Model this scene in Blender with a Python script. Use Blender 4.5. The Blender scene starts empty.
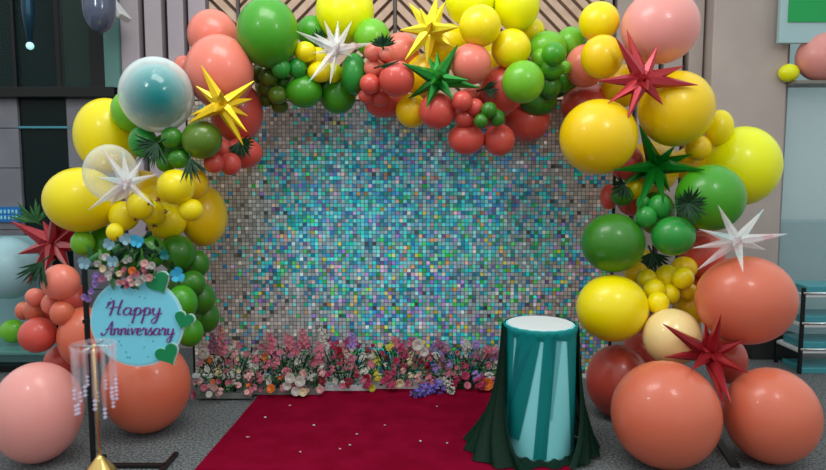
import bpy, math, random
from mathutils import Vector, Matrix, noise
random.seed(7)
PI = math.pi
F = 620.0                      # focal length in pixels of the 826 px wide photograph
CAMH = 1.55
TH = math.atan(55.0/F)         # camera tilts down a little
col = bpy.context.scene.collection
FWD = Vector((0, math.cos(TH), -math.sin(TH))); UP = Vector((0, math.sin(TH), math.cos(TH)))

def P(px, py, Y):
    d = FWD + Vector(((px-413)/F, 0, 0)) + UP*(-(py-235)/F)
    t = Y/d.y
    return Vector((0, 0, CAMH)) + d*t
def depth(p): return (p-Vector((0, 0, CAMH))).dot(FWD)
def pix(p):
    v = p-Vector((0, 0, CAMH)); d = v.dot(FWD)
    return 413+F*v.x/d, 235-F*v.dot(UP)/d
def X(px, Y, py=180): return P(px, py, Y).x
def Z(py, Y): return P(413, py, Y).z

# ------------------------------------------------------------------ materials
def mat(name, c, rough=.5, metal=0, alpha=1, coat=0, noise_amt=0, nscale=40, c2=None, bump=0, trans=0, ior=1.45, sss=0, spec=.5):
    m = bpy.data.materials.new(name); m.use_nodes = True
    nt = m.node_tree; b = nt.nodes['Principled BSDF']
    b.inputs['Base Color'].default_value = (*c, 1); b.inputs['Roughness'].default_value = rough
    b.inputs['Metallic'].default_value = metal; b.inputs['Alpha'].default_value = alpha
    b.inputs['Coat Weight'].default_value = coat; b.inputs['Coat Roughness'].default_value = .08
    b.inputs['Transmission Weight'].default_value = trans; b.inputs['IOR'].default_value = ior
    b.inputs['Specular IOR Level'].default_value = spec
    if sss:
        b.inputs['Subsurface Weight'].default_value = sss; b.inputs['Subsurface Radius'].default_value = (.1, .1, .1)
    if c2 is not None or bump:
        tc = nt.nodes.new('ShaderNodeTexCoord'); nz = nt.nodes.new('ShaderNodeTexNoise')
        nz.inputs['Scale'].default_value = nscale; nz.inputs['Detail'].default_value = 6
        nt.links.new(tc.outputs['Object'], nz.inputs['Vector'])
        if c2 is not None:
            r = nt.nodes.new('ShaderNodeValToRGB')
            r.color_ramp.elements[0].position = .38; r.color_ramp.elements[0].color = (*c, 1)
            r.color_ramp.elements[1].position = .62; r.color_ramp.elements[1].color = (*c2, 1)
            nt.links.new(nz.outputs['Fac'], r.inputs['Fac']); nt.links.new(r.outputs['Color'], b.inputs['Base Color'])
        if bump:
            bp = nt.nodes.new('ShaderNodeBump'); bp.inputs['Strength'].default_value = bump; bp.inputs['Distance'].default_value = .01
            nt.links.new(nz.outputs['Fac'], bp.inputs['Height']); nt.links.new(bp.outputs['Normal'], b.inputs['Normal'])
    return m
def srgb(r, g, b):
    f = lambda v: (v/255/12.92) if v/255 <= .04045 else ((v/255+.055)/1.055)**2.4
    return (f(r), f(g), f(b))
def latex(name, c, rough=.34, c2=None):
    m = mat(name, c, rough, coat=.22, c2=c2, nscale=1.2, sss=.35)
    m.node_tree.nodes['Principled BSDF'].inputs['Subsurface Scale'].default_value = .35
    return m

BM = {
 'Y': latex('yellow_latex', (.93, .75, .0)),
 'A': latex('amber_latex', (.90, .60, .0)),
 'K': latex('pale_yellow_latex', (.88, .90, .0)),
 'C': latex('coral_latex', (.80, .21, .15)),
 'O': latex('orange_coral_latex', (.68, .155, .085)),
 'R': latex('red_coral_latex', (.66, .088, .066)),
 'D': latex('deep_coral_latex', (.55, .075, .05)),
 'P': latex('pink_latex', (.84, .34, .31)),
 'G': latex('green_latex', (.055, .32, .010)),
 'L': latex('lime_green_latex', (.17, .50, .02)),
 'E': latex('emerald_latex', (.02, .28, .035)),
 'N': latex('dark_green_latex', (.035, .20, .010)),
 'V': latex('olive_latex', (.10, .20, .012)),
 'T': latex('teal_latex', (.0, .24, .25), .15),
 'B': latex('pale_blue_latex', (.40, .62, .68)),
 'S': latex('peach_latex', (.94, .70, .32), .18),
}
def clear_mat(name, c, lo, hi, rough=.1):
    m = bpy.data.materials.new(name); m.use_nodes = True; nt = m.node_tree
    b = nt.nodes['Principled BSDF']; b.inputs['Base Color'].default_value = (*c, 1); b.inputs['Roughness'].default_value = rough
    lw = nt.nodes.new('ShaderNodeLayerWeight'); lw.inputs['Blend'].default_value = .45
    mr = nt.nodes.new('ShaderNodeMapRange'); mr.inputs['To Min'].default_value = lo; mr.inputs['To Max'].default_value = hi
    nt.links.new(lw.outputs['Facing'], mr.inputs['Value']); nt.links.new(mr.outputs['Result'], b.inputs['Alpha'])
    return m
BM['W'] = clear_mat('clear_latex', (.92, .92, .80), .14, .75)
M_shell = clear_mat('milky_clear_latex', (.88, .96, .95), .0, 1.0)

def foil(name, c, metal=.45, rough=.28):
    return mat(name, c, rough, metal, coat=.3)
SM = {'Y': foil('yellow_foil', (.92, .62, .01)), 'y': foil('lemon_foil', (.90, .74, .02), .3),
      'R': foil('red_foil', (.44, .028, .04)), 'G': foil('green_foil', (.006, .22, .02))}
def irid(name):
    m = bpy.data.materials.new(name); m.use_nodes = True; nt = m.node_tree
    b = nt.nodes['Principled BSDF']; b.inputs['Roughness'].default_value = .14; b.inputs['Metallic'].default_value = 0
    b.inputs['Alpha'].default_value = .42; b.inputs['Coat Weight'].default_value = .6
    tc = nt.nodes.new('ShaderNodeTexCoord'); nz = nt.nodes.new('ShaderNodeTexNoise'); nz.inputs['Scale'].default_value = 9
    r = nt.nodes.new('ShaderNodeValToRGB'); e = r.color_ramp.elements
    e[0].position = .3; e[0].color = (.35, .85, .9, 1); e[1].position = .72; e[1].color = (.95, .55, .6, 1)
    k = e.new(.42); k.color = (.9, .92, .92, 1); k = e.new(.6); k.color = (.9, .84, .86, 1)
    nt.links.new(tc.outputs['Object'], nz.inputs['Vector']); nt.links.new(nz.outputs['Fac'], r.inputs['Fac'])
    nt.links.new(r.outputs['Color'], b.inputs['Base Color'])
    return m
SM['W'] = irid('iridescent_clear_foil')

# ------------------------------------------------------------------ geometry helper
class G:
    def __init__(s): s.v = []; s.f = []; s.mi = []
    def add(s, vs, fs, mi=0):
        o = len(s.v); s.v += [Vector(v) for v in vs]; s.f += [tuple(i+o for i in f) for f in fs]; s.mi += [mi]*len(fs)
        return s
    def box(s, c, d, rot=None, mi=0):
        x, y, z = d[0]/2, d[1]/2, d[2]/2; c = Vector(c)
        vs = [Vector((a, b, e)) for a in (-x, x) for b in (-y, y) for e in (-z, z)]
        if rot is not None: vs = [rot @ v for v in vs]
        return s.add([v+c for v in vs], [(0, 1, 3, 2), (4, 6, 7, 5), (0, 4, 5, 1), (2, 3, 7, 6), (0, 2, 6, 4), (1, 5, 7, 3)], mi)
    def span(s, a, b, mi=0):
        return s.box([(a[i]+b[i])/2 for i in range(3)], [abs(b[i]-a[i]) for i in range(3)], None, mi)
    def ring_surf(s, rings, closed=True, cap=True, mi=0):
        n = len(rings[0]); vs = [p for r in rings for p in r]; fs = []
        for i in range(len(rings)-1):
            for j in range(n if closed else n-1):
                k = (j+1) % n; fs.append((i*n+j, i*n+k, (i+1)*n+k, (i+1)*n+j))
        if cap and closed:
            fs.append(tuple(range(n))[::-1]); fs.append(tuple((len(rings)-1)*n+j for j in range(n)))
        return s.add(vs, fs, mi)
    def tube(s, pts, r, n=8, mi=0):
        pts = [Vector(p) for p in pts]; rings = []
        rr = r if isinstance(r, (list, tuple)) else [r]*len(pts)
        prev = None
        for i, p in enumerate(pts):
            t = (pts[min(i+1, len(pts)-1)]-pts[max(i-1, 0)]).normalized()
            a = prev if prev is not None else (Vector((0, 0, 1)) if abs(t.z) < .9 else Vector((1, 0, 0)))
            u = (a-t*a.dot(t)).normalized(); prev = u; w = t.cross(u)
            rings.append([p+(u*math.cos(2*PI*k/n)+w*math.sin(2*PI*k/n))*rr[i] for k in range(n)])
        return s.ring_surf(rings, mi=mi)
    def lathe(s, prof, c=(0, 0, 0), n=32, mi=0, cap=True, sx=1, sy=1):
        c = Vector(c)
        return s.ring_surf([[c+Vector((sx*r*math.cos(2*PI*k/n), sy*r*math.sin(2*PI*k/n), z)) for k in range(n)] for r, z in prof], cap=cap, mi=mi)
    def build(s, name, m, parent=None, smooth=False, bevel=0):
        off = Vector(parent_world(parent)) if parent else Vector((0, 0, 0))
        me = bpy.data.meshes.new(name); me.from_pydata([tuple(v-off) for v in s.v], [], s.f)
        for mm in (m if isinstance(m, (list, tuple)) else [m]): me.materials.append(mm)
        if any(s.mi):
            for p, k in zip(me.polygons, s.mi): p.material_index = k
        if smooth: me.polygons.foreach_set('use_smooth', [True]*len(me.polygons))
        me.update()
        o = bpy.data.objects.new(name, me); col.objects.link(o)
        if parent: o.parent = parent
        if bevel:
            b = o.modifiers.new('bevel', 'BEVEL'); b.width = bevel; b.segments = 2; b.limit_method = 'ANGLE'
        return o
def parent_world(p):
    v = Vector((0, 0, 0))
    while p is not None: v += p.location; p = p.parent
    return v
def tag(o, label=None, cat=None, group=None, kind=None):
    if label: o['label'] = label
    if cat: o['category'] = cat
    if group: o['group'] = group
    if kind: o['kind'] = kind
    return o
def thing(name, loc, label, cat, group=None):
    o = bpy.data.objects.new(name, None); o.empty_display_size = .05; col.objects.link(o); o.location = loc
    return tag(o, label, cat, group)
def struct(o): o['kind'] = 'structure'; return o

# ------------------------------------------------------------------ balloons
def balloon_mesh(name, m):
    n = 36; rings = []
    prof = []
    for i in range(1, 22):
        a = PI*i/23
        y = -math.cos(a); r = math.sin(a)
        if y > 0: y *= 1.06; r *= 1-.05*max(0, y)
        prof.append((r, y))
    prof += [(.10, 1.10), (.045, 1.14), (.04, 1.17), (.075, 1.21), (.06, 1.215)]
    prof = [(.07, -.9975)]+prof
    g = G(); g.ring_surf([[Vector((r*math.cos(2*PI*k/n), y, -r*math.sin(2*PI*k/n))) for k in range(n)] for r, y in prof])
    me = bpy.data.meshes.new(name); me.from_pydata([tuple(v) for v in g.v], [], g.f); me.materials.append(m)
    me.polygons.foreach_set('use_smooth', [True]*len(me.polygons)); me.update()
    return me
BMESH = {}
COLN = {'Y': 'yellow', 'A': 'amber', 'K': 'lemon', 'C': 'coral', 'O': 'coral', 'R': 'red coral', 'D': 'dark coral', 'P': 'pink', 'G': 'green',
        'L': 'light green', 'E': 'green', 'N': 'dark green', 'V': 'olive green', 'T': 'teal', 'B': 'pale blue', 'S': 'peach', 'W': 'clear'}

# x  y  rx  ry  colour  depth hint ('F' = rests on the floor) | label     listed front to back inside each cluster
TABLE = """
665 414 57 54 O F|huge coral balloon on the floor at the very front of the right base
771 415 52 48 O F|huge coral balloon on the floor at the right end of the arch
147 386 46 47 O F|big coral balloon on the floor behind the round anniversary sign
38 412 48 51 P F|huge pale pink balloon on the floor at the left end of the arch
618 381 33 37 D F|dark coral balloon on the floor beside the draped plinth
745 300 54 45 O 3.55|huge coral balloon above the two floor balloons on the right, under the clear starburst
672 337 31 29 S 3.65|pearly peach balloon between the yellow balloon and the lower red starburst
727 360 21 24 D 3.8|dark coral balloon peeping out behind the lower red starburst
640 355 20 22 R 4.1|red coral balloon mostly hidden behind the peach balloon
612 308 37 34 Y 3.8|large yellow balloon directly above the plinth top's right side
658 303 10 10 Y 3.75|small yellow balloon lowest in the cluster right of the large low yellow balloon
654 290 10 10 Y 3.78|small yellow balloon at the left of the low right cluster
670 294 9 9 Y 3.78|small yellow balloon in the middle of the low right cluster
667 277 11 11 Y 3.82|small yellow balloon at the top of the low right cluster, beside the leaf pick
683 278 10 10 Y 3.84|small yellow balloon at the upper right of the low right cluster
688 291 8 8 A 3.9|small amber balloon at the right edge of the low right cluster
684 268 13 11 A 3.95|amber balloon wedged under the round green balloon at lower right
647 279 9 9 Y 3.92|small yellow balloon behind the left of the low right cluster
636 273 11 10 A 4.0|small amber balloon under the big dark green balloon at right
690 308 17 18 A 4.0|amber balloon hidden behind the peach balloon and coral giant
702 254 24 24 R 3.95|red coral balloon behind the left spikes of the clear right starburst
673 236 23 20 E 3.75|round bright green balloon in the middle of the right green cluster
646 217 9.5 9.5 E 3.78|small green balloon touching the top left of the round bright green one
659 207 10 11 E 3.8|small green balloon under the green starburst, right of its twin
643 203 6 7 E 3.86|tiny green balloon peeking under the green starburst's lowest spike
613 243 33 30 N 3.85|big dark green balloon at the inner edge of the right column
710 198 37 34 G 3.85|big green balloon at the outer side of the right column
622 196 10 9 N 4.15|small dark green balloon above the big dark green one on the right
634 189 8 9 Y 4.2|small yellow balloon seen behind the green starburst's left spikes
609 197 8 11 R 4.3|small red coral balloon at the inner edge of the right column
626 162 16 17 R 4.3|red coral balloon in the gap left of the green starburst
598 137 40 38 A 3.95|large golden yellow balloon at the inner right corner of the arch
676 109 40 38 A 4.05|large golden yellow balloon behind the upper red starburst
719 128 14 17 Y 4.25|small yellow balloon at the right of the large golden balloon
698 148 13 12 A 4.2|small golden balloon above the big outer green balloon
650 168 31 27 A 4.35|golden balloon hidden behind the green starburst
742 166 41 40 K 4.3|large lemon yellow balloon at the outermost right of the arch
660 27 41 37 P 4.1|large pale pink balloon at the top right corner of the arch
602 57 22 22 A 4.05|golden balloon left of the upper red starburst
599 22 21 20 Y 4.25|yellow balloon above the golden one, left of the large pink balloon
622 86 22 22 A 4.4|orange amber balloon behind the upper red starburst's left spikes
585 66 19 20 C 4.3|coral balloon squeezed between the green cluster and the golden balloon
590 106 30 22 R 4.42|wide red coral balloon behind the large golden inner balloon
523 82 21.5 21.5 L 4.05|bright green balloon at the front of the top right green cluster
554 54 11 10 G 4.1|small green balloon at the top of the green cluster right of the bright one
552 69 10 9 G 4.12|small green balloon in the middle of the top right green cluster
540 59 8 9 L 4.2|small light green balloon just above the bright green front balloon
565 68 6 6 L 4.25|tiny light green balloon beside the squeezed coral one
564 80 10 11 G 4.15|small green balloon at the right of the top right green cluster
550 86 10 11 N 4.2|small dark green balloon low in the top right green cluster
547 48 20 17 L 4.3|light green balloon behind the small top right green ones
571 43 15 15 L 4.45|light green balloon furthest back below the yellow one
538 101 18 14 N 4.3|dark green balloon under the bright green front balloon
572 86 9 9 N 4.45|dark green balloon deep in shade left of the wide red coral one
480 26 19.5 19.5 Y 4.1|round yellow balloon in front at the middle of the arch top
511 49 20 20 Y 4.2|yellow balloon above the bright green one, right of the front yellow
470 2 25 24 K 4.35|lemon yellow balloon cut by the photo's top edge, left of its yellow twin
517 5 23 26 K 4.3|lemon yellow balloon cut by the photo's top edge, right of its lemon twin
532 31 12 12 Y 4.4|small yellow balloon tucked behind the right end of the yellow group
448 46 22 22 Y 4.4|yellow balloon behind the lemon starburst's right side
471 64 19 19 C 4.12|coral balloon right of the green starburst's highest spike
462 101 9 9 R 4.05|small red coral balloon right under the green starburst's right spike
475 107 7.5 7.5 R 4.07|small red coral balloon touching the trio of tiny greens
465 118 9 8 R 4.1|small red coral balloon above the lowest red balloon
489 110 7 7 N 4.05|tiny dark green balloon at the top of the trio
481 121 6 6.5 N 4.05|tiny dark green balloon at the left of the trio
497 118 7 7.5 N 4.07|tiny dark green balloon at the right of the trio
437 111 17 17 R 4.15|red coral balloon below the green starburst
466 139 17 15 R 4.2|red coral balloon hanging lowest under the arch's middle
499 140 15 15 R 4.25|red coral balloon hanging beside the lowest one, to its right
503 89 23 24 R 4.3|large red coral balloon left of the bright green front balloon
527 121 23 21 R 4.42|red coral balloon behind and below the dark green one
412 111 15 16 A 4.25|amber balloon hanging left of the red one under the green starburst
424 76 21 22 A 4.4|amber balloon behind the green starburst
397 79 16.5 17 R 4.1|red coral balloon in front of the coral cluster left of the green starburst
386 54 6.5 6.5 C 4.1|tiny coral balloon beside the palm pick at the top
373 52 8 8 C 4.12|small coral balloon at the upper left of the coral cluster
374 68 9 8.5 C 4.12|small coral balloon second from the top of the coral cluster's left edge
370 84 9 9 R 4.14|small coral balloon third from the top of the coral cluster's left edge
366 96 6.5 6.5 R 4.2|tiny coral balloon lowest on the coral cluster's left edge
380 97 8.5 8.5 R 4.15|small red coral balloon below the front one of the coral cluster
385 103 19 14 R 4.35|red coral balloon at the underside of the coral cluster
401 51 17 17 C 4.4|coral balloon half hidden behind the lemon starburst's left spikes
305 52 10 9 Y 4.2|small yellow balloon left of the clear top starburst
316 59 12 11 Y 4.2|small yellow balloon below the heart of the clear top starburst
320 72 11 9 Y 4.22|small yellow balloon lowest left under the clear top starburst
333 73 8 9 K 4.25|small lemon balloon under the clear top starburst's centre
354 74 11 18 E 4.2|oval green balloon left of the coral cluster
338 95 17 18 G 4.22|round green balloon hanging under the clear top starburst
304 91 17 16 G 4.28|round green balloon hanging to the left of its neighbour under the starburst
281 68 8.5 9 E 4.15|small bright green balloon under the huge green one, left of two
297 68 8.5 9 E 4.15|small bright green balloon under the huge green one, right of two
286 82 8 7 N 4.2|small dark green balloon under the two bright small ones
269 77 8.5 8 V 4.25|small olive balloon left of the bright small pair
267 88 8.5 7 V 4.25|small olive balloon in the middle of the olive cluster
278 95 9 8 V 4.27|small olive balloon at the right of the olive cluster
259 75 6 8 V 4.35|tiny olive balloon at the left tip of the olive cluster
266 99 7 7 V 4.35|tiny olive balloon at the lower left of the olive cluster
280 106 7.5 6.5 V 4.4|small olive balloon hanging lowest in the olive cluster
372 38 17 18 L 4.35|light green balloon behind the palm pick at the top
312 32 14 15 G 4.45|green balloon right of the huge green one
345 12 29.5 31 K 4.35|large lemon yellow balloon behind the clear top starburst
268 33 31.5 35 G 4.1|huge green balloon at the top left of the arch
220 72 35 37 C 4.1|large coral balloon above the yellow starburst
213 36 26 26 C 4.35|coral balloon at the top left, behind the large one
184 67 9 10 C 4.5|small coral balloon peeking out above the teal bubble balloon
237 112 27 31 R 4.35|large red coral balloon behind the yellow starburst
202 140 19.5 18 V 3.95|olive green balloon right of the small greens below the teal bubble
172 138 10 9.5 N 3.92|small dark green balloon under the teal bubble balloon
184 146 8 8.5 G 3.92|small green balloon touching the olive one
179 159 10 8.5 N 3.95|small dark green balloon below the others under the teal bubble
166 163 9 8 N 4.0|small dark green balloon at the bottom left of that same cluster
143 142 14 15 E 4.0|bright green balloon at the left of the dark leaf pick
214 163 9 9 R 4.05|small red coral balloon lowest beside the olive one
230 164 10 10 R 4.05|small red coral balloon at the right of its lowest twin
222 149 9 9 R 4.08|small red coral balloon above the two lowest ones on the left
243 153 20 16 R 4.25|red coral balloon behind the small reds near the shimmer wall
131 111 21 21 L 4.15|bright green balloon half hidden behind the teal bubble balloon
111 173 29 29 W 3.8|clear balloon in front of the yellow ones, behind the clear left starburst
108 136 35 38 Y 4.15|large yellow balloon left of the bright green one
82 200 41 33 Y 4.0|large yellow balloon at the outermost left of the arch
176 187 20 18 Y 3.85|shiny yellow balloon at the middle of the left yellow cluster
191 210 11 10 Y 3.87|small yellow balloon in front of the large amber one
140 206 13 13 Y 3.87|small yellow balloon below the clear left starburst
153 213 12 12 Y 3.9|small yellow balloon left of the larger lower yellow one
124 216 15 14 Y 3.95|small yellow balloon above the tiny one by the sign flowers
115 232 8 8 Y 3.7|tiny yellow balloon just above the sign's flower cluster
167 221 19 18 Y 3.95|yellow balloon at the bottom of the left yellow cluster
194 184 14 15 A 4.1|amber balloon behind the shiny yellow one on the left
204 216 24 31 A 4.15|large amber balloon on the inner side of the left column
83 243 12 12 L 4.0|light green balloon behind the right spike of the left red starburst
104 245 22 20 G 4.15|green balloon behind the sign's leaves and butterflies
150 252 16 16 N 3.95|dark green balloon behind the sign's top leaves
177 253 18 17 N 3.95|dark green balloon right of the sign top, highest in the inner column
197 264 12 13 N 4.1|dark green balloon behind the highest one of the left inner column
193 283 12 12 N 4.05|dark green balloon in the middle of the left inner column
182 303 15 17 G 3.9|green balloon right behind the sign's rim
200 298 15 15 N 4.1|dark green balloon next to the shimmer wall's left edge
206 317 13 15 N 4.15|dark green balloon furthest right in the left inner column
190 332 13 14 G 3.98|green balloon lowest in the left inner column
61 282 19 17 C 3.7|shiny coral balloon under the left red starburst
62 313 11 11 O 3.68|small coral balloon in front under the shiny one
50 304 8 9 C 3.75|small coral balloon between its two neighbours on the left
35 297 9 8 C 3.78|small coral balloon upper left of the coral group
34 310 10 10 O 3.74|small coral balloon in the middle left of the coral group
23 311 7 8 O 3.82|tiny coral balloon at the far left of the coral group
38 335 21 18 R 3.72|red coral balloon at the bottom left of the coral group
84 337 27 31 O 3.68|large coral balloon behind the sign's black pole
62 362 18 16 R 3.9|red coral balloon between the pink giant and the one behind the pole
656 213 20 22 N 4.2|dark green balloon hidden behind the small green pair on the right
690 164 20 17 A 4.35|golden balloon wedged behind the outer green balloon and the golden ones
632 200 15 15 D 4.45|dark coral balloon deep in the gap left of the small green pair
636 262 20 16 A 4.3|amber balloon deep behind the leaf sprig on the right
700 285 20 20 D 4.1|dark coral balloon deep behind the upper right coral giant
655 335 22 22 D 4.3|dark coral balloon deepest behind the peach one
158 205 26 20 A 4.2|amber balloon behind the row of small yellow ones at left
143 190 20 20 A 4.25|amber balloon deep behind the clear left starburst
172 150 22 18 N 4.2|dark green balloon behind the small greens under the teal bubble
130 258 22 18 N 4.2|dark green balloon deep behind the sign's flowers
185 285 20 30 N 4.25|dark green balloon filling the inner left column
45 312 20 18 D 3.95|dark coral balloon deep behind the small left coral group
72 300 20 18 R 4.0|red coral balloon between the shiny coral one and the pole
315 78 20 16 V 4.45|olive balloon deep behind the clear top starburst's yellow ones
272 86 16 16 V 4.5|olive balloon deep behind the olive cluster
383 76 18 22 D 4.45|dark coral balloon deep in the coral cluster at arch top
476 108 24 22 D 4.5|dark coral balloon deep behind the green trio
556 76 20 22 N 4.5|dark green balloon deep behind the top right green cluster
492 62 20 20 Y 4.55|golden yellow balloon deep behind the coral and yellow ones at arch top
"""
PLACED = []      # (centre, mean radius, px, py, rx, ry)
WALLY = 4.78
def radii(px, rx, ry, t):
    k = math.cos(math.atan((px-413)/F))
    return rx/F*t*k, ry/F*t*.985
def add_balloons():
    for ln in TABLE.strip().splitlines():
        spec, label = ln.split('|'); q = spec.split()
        px, py, rx, ry = map(float, q[:4]); c = q[4]
        k_ = 1.16 if rx < 12 else (1.08 if rx < 20 else 1.0); rx *= k_; ry *= k_
        if q[5] == 'F':
            lo, hi = 2.5, 5.0
            for _ in range(40):
                Y = (lo+hi)/2; p = P(px, py, Y); _, b = radii(px, rx, ry, depth(p))
                if p.z-b > 0.002: lo = Y
                else: hi = Y
            Y = (lo+hi)/2
        else:
            Y = float(q[5])
            while True:
                p = P(px, py, Y); a, b = radii(px, rx, ry, depth(p)); r = (a+b)/2
                bad = False
                for (cc, rr, *_r) in PLACED:
                    if (cc-p).length < (rr+r)*.84: bad = True; break
                lim = 5.4-r if p.z-b > 2.13 or abs(p.x) > 1.75 else WALLY-.06-r*.98
                if p.z-b < .01: bad = False
                if not bad or Y > lim: break
                Y += .012
            Y = min(Y, lim)
        p = P(px, py, Y); a, b = radii(px, rx, ry, depth(p)); r = (a+b)/2
        PLACED.append((p, r, px, py, rx, ry))
        if c not in BMESH: BMESH[c] = balloon_mesh(COLN[c].replace(' ', '_')+'_balloon', BM[c])
        o = bpy.data.objects.new('balloon', BMESH[c]); col.objects.link(o)
        o.location = p; o.scale = (a, r*.93, b)
        o.rotation_euler = (random.uniform(-.12, .12)*(a/b > .95 and a/b < 1.05), 0, 0)
        tag(o, label, 'balloon', COLN[c]+' balloons of the arch')
add_balloons()
# the bubble balloon: a teal balloon inside a milky clear one
c = P(157, 95, 3.95); t = depth(c); a, b = radii(157, 39, 38, t)
g = balloon_mesh('bubble_shell', M_shell)
tb = thing('bubble_balloon', c, 'milky clear bubble balloon with a teal balloon inside, top left of arch', 'balloon')
o = bpy.data.objects.new('outer_balloon', g); col.objects.link(o); o.parent = tb; o.scale = (a, a*.97, b)
o = bpy.data.objects.new('inner_balloon', balloon_mesh('teal_inner', BM['T'])); col.objects.link(o); o.parent = tb
o.scale = (a*.84, a*.84, b*.84); o.location = (-.004, 0, -.004); o['label'] = 'teal balloon inside the clear one'
PLACED.append((c, a, 157, 95, 39, 38))

def front_y(px, py, pad=0):
    best = 4.72
    for (p, r, x, y, rx, ry) in PLACED:
        d = math.hypot((px-x)/(rx+pad), (py-y)/(ry+pad))
        if d < 1: best = min(best, p.y-r*.95*math.sqrt(1-d*d))
    return best

# ------------------------------------------------------------------ starburst foil balloons
def star(key, cx, cy, tips, label, short=(), wid=6.0, dY=.05, limY=None):
    if key == 'W': wid *= .85
    cY = min([front_y(cx, cy, 6)]+[front_y(cx+q*math.cos(k_*PI/4), cy+q*math.sin(k_*PI/4), 1)+.02 for k_ in range(8) for q in (7, 14)])-dY
    if limY: cY = min(cY, limY)
    c = P(cx, cy, cY); m_px = depth(c)/F
    g = G()
    def spike(tip, rb):
        ax = tip-c; L = ax.length; ax.normalize()
        u = ax.orthogonal().normalized(); w = ax.cross(u); rings = []; n = 12
        ph = random.random()*PI
        for t, k in ((0.0, .55), (.12, .95), (.22, 1.0), (.45, .72), (.7, .42), (.9, .17), (1.0, .045)):
            rings.append([c+ax*(L*t)+(u*math.cos(2*PI*j/n+ph)+w*math.sin(2*PI*j/n+ph))*rb*k*(1.0 if j % 2 else .86) for j in range(n)])
        g.ring_surf(rings)
    for i, (tx, ty) in enumerate(tips):
        Lp = math.hypot(tx-cx, ty-cy)
        ty_ = cY+random.uniform(-.05, .07)
        for s in (.35, .5, .65, .8, .92, 1.0):
            fy = front_y(cx+(tx-cx)*s, cy+(ty-cy)*s, 2)-.025-.03*(1-s)
            if cY+(ty_-cY)*s > fy: ty_ = cY+(fy-cY)/s
        ty_ = max(ty_, cY-.5)
        spike(P(tx, ty, ty_), wid*m_px*min(1.15, .72+Lp/120))
    for (tx, ty) in short: spike(P(tx, ty, cY-.17), wid*m_px*.9)
    g.lathe([(.001, -1), (.6, -.8), (.95, -.3), (.95, .3), (.6, .8), (.001, 1)], n=10, cap=False)
    k = len(g.v)-60
    for i in range(k, len(g.v)): g.v[i] = c+g.v[i]*wid*m_px*1.15
    o = g.build('starburst_balloon', SM[key]); 
    # put the origin at the heart of the burst
    for v in o.data.vertices: v.co -= c
    o.location = c
    tag(o, label, 'star balloon', 'spiky starburst foil balloons')
    STARS.append((c, m_px))
STARS = []
star('Y', 222, 105, [(201, 65), (254, 81), (252, 99), (248, 116), (247, 132), (243, 145), (188, 123), (191, 115), (196, 86)], 'golden yellow starburst foil balloon on the coral balloons at upper left', [(221, 91), (214, 112)])
star('W', 336, 50, [(296, 31), (314, 33), (324, 20), (338, 21), (352, 21), (373, 43), (313, 53), (308, 83), (330, 84), (352, 56)], 'clear iridescent starburst foil balloon at the top of the arch', [(340, 42), (330, 56)], wid=5)
star('y', 430, 30, [(409, 3), (437, -4), (445, 2), (400, 30), (459, 27), (405, 60), (454, 48), (427, 66), (420, 8)], 'lemon yellow starburst foil balloon at the top middle of the arch', [(432, 22)], wid=7)
star('G', 438, 79, [(402, 63), (429, 57), (437, 52), (458, 44), (480, 88), (453, 99), (426, 108), (408, 99), (468, 80)], 'green starburst foil balloon under the lemon yellow one at arch top', [(441, 74), (431, 84)], wid=6.5)
star('R', 55, 244, [(11, 221), (54, 210), (88, 215), (43, 221), (18, 254), (90, 248), (27, 284), (70, 270), (45, 272)], 'red starburst foil balloon on the far left over the coral balloons', [(58, 235), (50, 252)], wid=7.5)
star('W', 127, 183, [(102, 148), (123, 150), (98, 177), (158, 174), (88, 210), (126, 205), (154, 206), (110, 206), (142, 160)], 'clear iridescent starburst foil balloon over the yellow balloons at left', [(124, 190), (132, 178)], wid=5)
star('R', 643, 80, [(627, 30), (616, 38), (658, 45), (684, 66), (698, 85), (596, 81), (608, 103), (627, 120), (663, 105)], 'red starburst foil balloon at upper right on the golden balloons', [(645, 74), (648, 90)], wid=6.2)
star('G', 656, 166, [(639, 124), (650, 141), (675, 146), (692, 154), (705, 170), (670, 192), (637, 210), (621, 185), (613, 170), (664, 204)], 'green starburst foil balloon on the right above the green balloons', [(654, 158), (661, 172)], wid=6.2)
star('W', 737, 241, [(718, 205), (764, 209), (787, 234), (766, 250), (743, 272), (697, 270), (693, 248), (699, 229)], 'clear pinkish starburst foil balloon on the right over the coral giant', [(733, 246), (741, 236)], wid=5.5)
star('R', 709, 354, [(663, 324), (705, 323), (721, 314), (745, 340), (748, 373), (664, 357), (724, 407), (731, 403), (691, 370)], 'red starburst foil balloon at lower right above the floor giants', [(714, 360), (702, 348)], wid=6.2)

# ------------------------------------------------------------------ leaf picks
M_leaf = mat('dark_leaf', (.004, .03, .010), .45, c2=(.008, .055, .016), nscale=30, spec=.3)
M_leaf2 = mat('fresh_leaf', (.03, .16, .05), .45, c2=(.06, .22, .06), nscale=30)
def blade(g, base, tip, w, bend, mi=0):
    base = Vector(base); tip = Vector(tip); ax = tip-base; L = ax.length; ax.normalize()
    side = ax.cross(Vector((0, 1, 0))).normalized(); vs = []; n = 5
    for i in range(n+1):
        t = i/n; c = base+ax*L*t+bend*(math.sin(PI*t*.5))*L; ww = w*math.sin(PI*(.12+.88*t))*(1 if i < n else 0)+.0003
        vs += [c-side*ww+Vector((0, .15*ww, 0)), c+Vector((0, -.35*ww, 0)), c+side*ww+Vector((0, .15*ww, 0))]
    fs = []
    for i in range(n):
        for j in (0, 1): a = i*3+j; fs.append((a, a+1, a+4, a+3))
    # thickness: mirrored back faces slightly behind
    k = len(vs); vs += [v+Vector((0, .0015, 0)) for v in vs]; fs += [tuple(k+i for i in f[::-1]) for f in fs]
    g.add(vs, fs, mi)
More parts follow.
